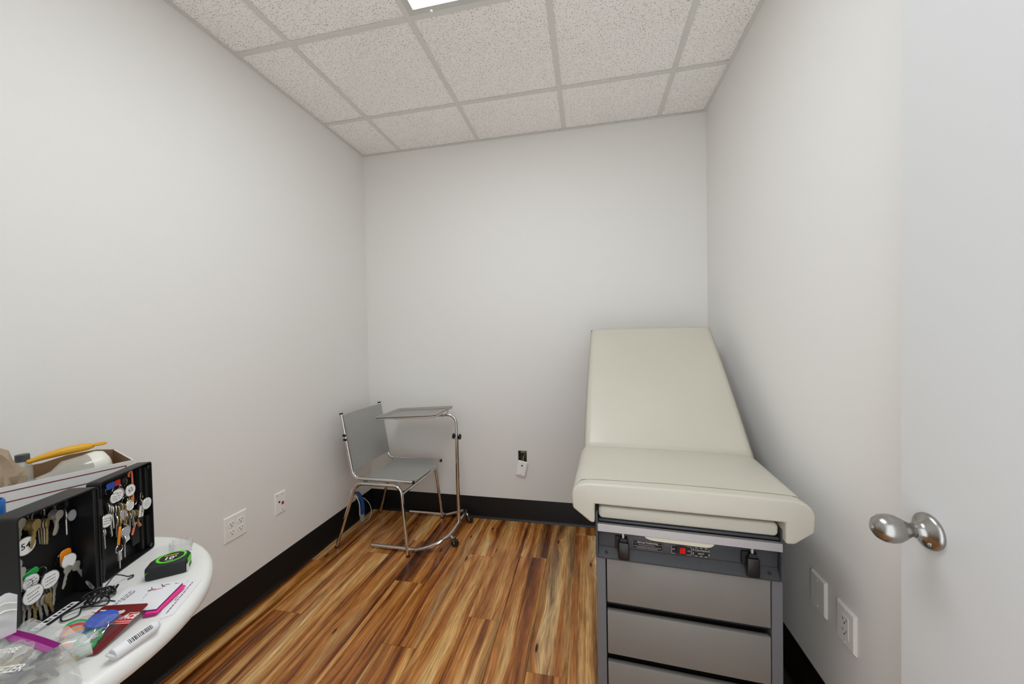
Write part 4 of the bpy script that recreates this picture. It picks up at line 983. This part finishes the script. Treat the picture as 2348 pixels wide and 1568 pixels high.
AA = text('logo_letters', 'ACE', .0145, Mc @ Matrix.Translation((-.0125, -.0325, .0005)) @ Msh, 'ink_white', card, world=True, bold=.045)
g = G(); x = -.032
while x < -.004: w = random.uniform(.0015, .004); g.box(x, x+w, -.0436, -.0420, .0004, .0005, Mc); x += w+.0008
g.build('logo_small_print', 'ink_white', card, world=True, smooth=False)
text('count', 'TAGS', .011, Mc @ Matrix.Translation((-.066, -.036, .0004)) @ Msh, 'ink_white', card, world=True, bold=.01)
g = G(); g.box(-.092, -.080, -.014, -.0115, 0, .0002, Mc); g.build('corner_print', 'ink_white', card, world=True, smooth=False)
def blister(u, v):
    uu, vv = 2*u-1, 2*v-1; h = .026*max(0, (1-abs(uu)**6))**.5*max(0, (1-abs(vv)**6))**.5
    return (-.098+.084*u, -.122+.086*v, .0006+h)
G().grid(blister, 16, 16, Mc).build('blister', 'blister_film', AC, world=True)
def ktag(x, y, z, m, rx, ry, rz, s=1.0):
    Q = Mc @ Matrix.Translation((x, y, z)) @ Matrix.Rotation(rz, 4, 'Z') @ Matrix.Rotation(rx, 4, 'X') @ Matrix.Rotation(ry, 4, 'Y')
    d = G().prism(circ(.0175*s, 20, sx=1.25), -.0016, .0016, 'z', Q).build('key_tag', m, AC, world=True, bevel=.0008, seg=1)
    G().prism(circ(.0115*s, 18, sx=1.3), .0016, .0020, 'z', Q).build('label_disc', 'tag_grey' if m != 'tag_blue' else 'tag_blue', d, world=True, smooth=False)
    return d
ktag(-.045, -.052, .0190, 'tag_blue', .1, .15, .4, 1.1); ktag(-.050, -.062, .0125, 'tag_blue', .1, .1, .2, 1.05)
ktag(-.084, -.064, .0135, 'green_plastic', .55, .5, 1.1, 1.0); ktag(-.074, -.076, .0150, 'red_plastic', .6, .5, 1.0, 1.05); ktag(-.062, -.086, .0145, 'orange_plastic', .6, .45, 1.0, 1.05)
ktag(-.038, -.086, .0100, 'green_plastic', .1, .1, .2, .95); ktag(-.052, -.102, .0080, 'red_plastic', .1, .2, .6, .9); ktag(-.076, -.100, .0070, 'navy', .1, .2, .6, .9); ktag(-.030, -.104, .0060, 'green_plastic', .1, -.1, .9, .8)
for k, (x, y) in enumerate(((-.030, -.070), (-.024, -.082), (-.040, -.100))):
    pts = [(x+.0105*math.cos(2*math.pi*i/18), y+.0105*math.sin(2*math.pi*i/18), .015+.004*math.sin(2*math.pi*i/18+k)) for i in range(18)]
    G().tube(pts, .0008, 5, closed=True, M=Mc).build('split_ring', 'chrome', AC, world=True)
# rolled white tube with a barcode, on a flat clear sleeve
Mt2 = frame((-.896, .550, TZ+.0125), (-.001, .066, 0), (-1, 0, 0))
WT = thing('white_tube', 'white rolled tube with a printed barcode lying by the table edge', 'tube', (-.896, .550, TZ))
G().tube([(-.037, 0, 0), (-.033, 0, 0), (.033, 0, 0), (.039, 0, 0)], [.0105, .0115, .0115, .007], 18, M=Mt2).build('tube', 'paper', WT, world=True, ang=60)
g = G(); x = -.016
while x < .024:
    w = random.uniform(.0006, .0018)
    g.add([(x+i*w, .01165*math.sin(a), .01165*math.cos(a)) for a in [R(-62+16*k) for k in range(4)] for i in (0, 1)], [(2*k, 2*k+1, 2*k+3, 2*k+2) for k in range(3)], Mt2); x += w+random.uniform(.0005, .0015)
g.build('barcode', 'ink_black', WT, world=True, smooth=False)
G().tube([(-.0400, 0, -.002), (-.037, 0, 0)], [.0105, .0105], 16, M=Mt2).build('end_plug', 'paper_edge', WT, world=True)

# ------------------------------------------------------------------ zip bags
def bag(fn, nu, nv, nm, lab, loc, m='bag_film'):
    b_ = thing(nm, lab, 'plastic bag', loc); g = G(); g.grid(fn(1), nu, nv); g.grid(fn(-1), nu, nv); g.build('film', m, b_, world=True, ang=60); return b_
zl, zr = Vector((-1.124, .487, 0)), Vector((-.964, .480, 0))
def zb(s):
    def fn(u, v):
        # v=0 open flap towards the cabinet, v=.16 zipper, v=1 closed end at the near side
        p = zl.lerp(zr, u*1.04-.02)
        q = Vector((-1.045+.155*u, .335+.105*u, 0))
        t_ = (v-.16)/.84
        w = p.lerp(q, t_) if t_ >= 0 else p+Vector((.006+.03*(u-.5), .030, 0))*(-t_/.19)
        w += Vector((.028, .012, 0))*max(0, math.sin(math.pi*max(0, t_)))*u**3
        e = min(1, u/.10, (1-u)/.10); e = max(0, e)**.5; f = min(1, (1-v)/.22); f = max(0, f)**.5
        hgt = .004+(.044+.010*math.sin(math.pi*max(0, t_)))*(.25+.75*e if v < .3 else e)*f
        cr = (.004*math.sin(13*u+4*v)+.003*math.sin(9*v-17*u*v)+.002*math.sin(31*u+5*v))*e*f*(0 if abs(t_) < .1 else 1)
        if s < 0: hgt = .0018 if t_ > 0 else hgt-.004; cr = 0
        return (w.x, w.y, TZ+max(.0018, hgt+cr))
    return fn
ZB = bag(zb, 36, 30, 'freezer_bag', 'clear zip freezer bag with a purple zipper holding dark keys', (-1.02, .43, TZ))
def zipstrip(o0, o1, m, nm, dz):
    def fn(u, v):
        p = zl.lerp(zr, u); d = Vector((-.010, -1, 0)).normalized(); w = p+d*(o0+(o1-o0)*v); return (w.x, w.y, TZ+.0515+.003*math.sin(math.pi*u)+dz)
    g = G(); g.grid(fn, 20, 3); g.build(nm, m, ZB, world=True, solid=.0012)
zipstrip(.0, .010, 'purple_zip', 'zipper', .001); zipstrip(.010, .019, 'purple_pale', 'zipper_band', .001)
Mz = frame((-1.008, .436, TZ+.060), (.78, .30, 0), (-.3, .78, .25))
text('lettering', 'FREEZER', .016, Mz @ Matrix.Translation((.015, -.024, 0)) @ Msh, 'ink_white', ZB, world=True, bold=.02)
text('lettering', 'CLOSE', .013, Mz @ Matrix.Translation((-.01, .008, .002)) @ Msh, 'ink_white', ZB, world=True, bold=.02)
rs = random.Random(4)
for k in range(44):
    a = rs.random(); b2 = rs.random(); x = -1.050+.085*a+.01*b2; y = .400+.055*b2+.022*a
    add_key(ZB, Matrix.Translation((x, y, TZ+.010+.030*rs.random())) @ Matrix.Rotation(rs.uniform(0, 6.28), 4, 'Z') @ Matrix.Rotation(R(90)+rs.uniform(-.12, .12), 4, 'X'), rs.choice(['key_silver', 'key_silver', 'key_brass', 'grey_cap', 'cable_black', 'grey_cap', 'navy']), 0, 0, .95)
def zb2(s):
    def fn(u, v):
        y0 = .385+.090*u; x0 = -1.112+.042*u; z = TZ+.062+v*(.078+.010*math.sin(3*u+1)+.004*math.sin(23*u))
        off = s*(.014*math.sin(math.pi*u)*math.sin(math.pi*min(1, v*.9+.1))+.004*math.sin(14*v+9*u)*math.sin(math.pi*u))
        return (x0+off*.7-.006*v, y0-off*.6+.006*v, z)
    return fn
Z2 = bag(zb2, 22, 20, 'sandwich_bag', 'crumpled milky plastic bag resting on the purple-zipper freezer bag', (-1.09, .43, TZ+.062), 'milky_film')
for k, vv in enumerate((.80, .62)):
    f1_ = zb2(1); G().tube([Vector(f1_(i/16, vv))+Vector((.002, -.002, 0)) for i in range(17)], .0016, 5).build('zip_ridge', 'milk_white', Z2, world=True)

# ------------------------------------------------------------------ black cable tangle
CT = thing('cable_tangle', 'tangle of thin black cable with a jack plug in front of the key cabinet', 'cable', (-1.13, .61, TZ))
rs = random.Random(11); pts = []
for k in range(58):
    a = k*.62; r = .013+.012*rs.random(); pts.append((-1.140+r*math.cos(a)*.9+.006*rs.random(), .632+r*math.sin(a)*1.25, TZ+.004+.020*rs.random()))
G().tube(spline(pts, 4), .0017, 5).build('coil', 'cable_black', CT, world=True)
G().tube(spline([(-1.135, .60, TZ+.010), (-1.118, .585, TZ+.004), (-1.128, .566, TZ+.0035), (-1.146, .575, TZ+.006), (-1.135, .600, TZ+.009), (-1.110, .612, TZ+.005), (-1.098, .622, TZ+.004), (-1.113, .636, TZ+.006), (-1.13, .635, TZ+.012)], 6), .0015, 6).build('loop', 'cable_black', CT, world=True)
G().tube(spline([(-1.115, .62, TZ+.010), (-1.105, .632, TZ+.004), (-1.092, .634, TZ+.003)], 4), .0015, 6).build('loop', 'cable_black', CT, world=True)
G().tube(spline([(-1.150, .648, TZ+.016), (-1.158, .672, TZ+.03), (-1.168, .690, TZ+.02), (-1.172, .708, TZ+.004), (-1.168, .716, TZ+.003), (-1.160, .711, TZ+.003), (-1.160, .70, TZ+.003)], 6), .0014, 6).build('lead', 'cable_black', CT, world=True)
G().tube([(-1.150, .628, TZ+.030), (-1.146, .618, TZ+.050), (-1.1445, .614, TZ+.058)], [.0032, .0030, .0018], 10).build('jack_plug', 'nickel', CT, world=True)
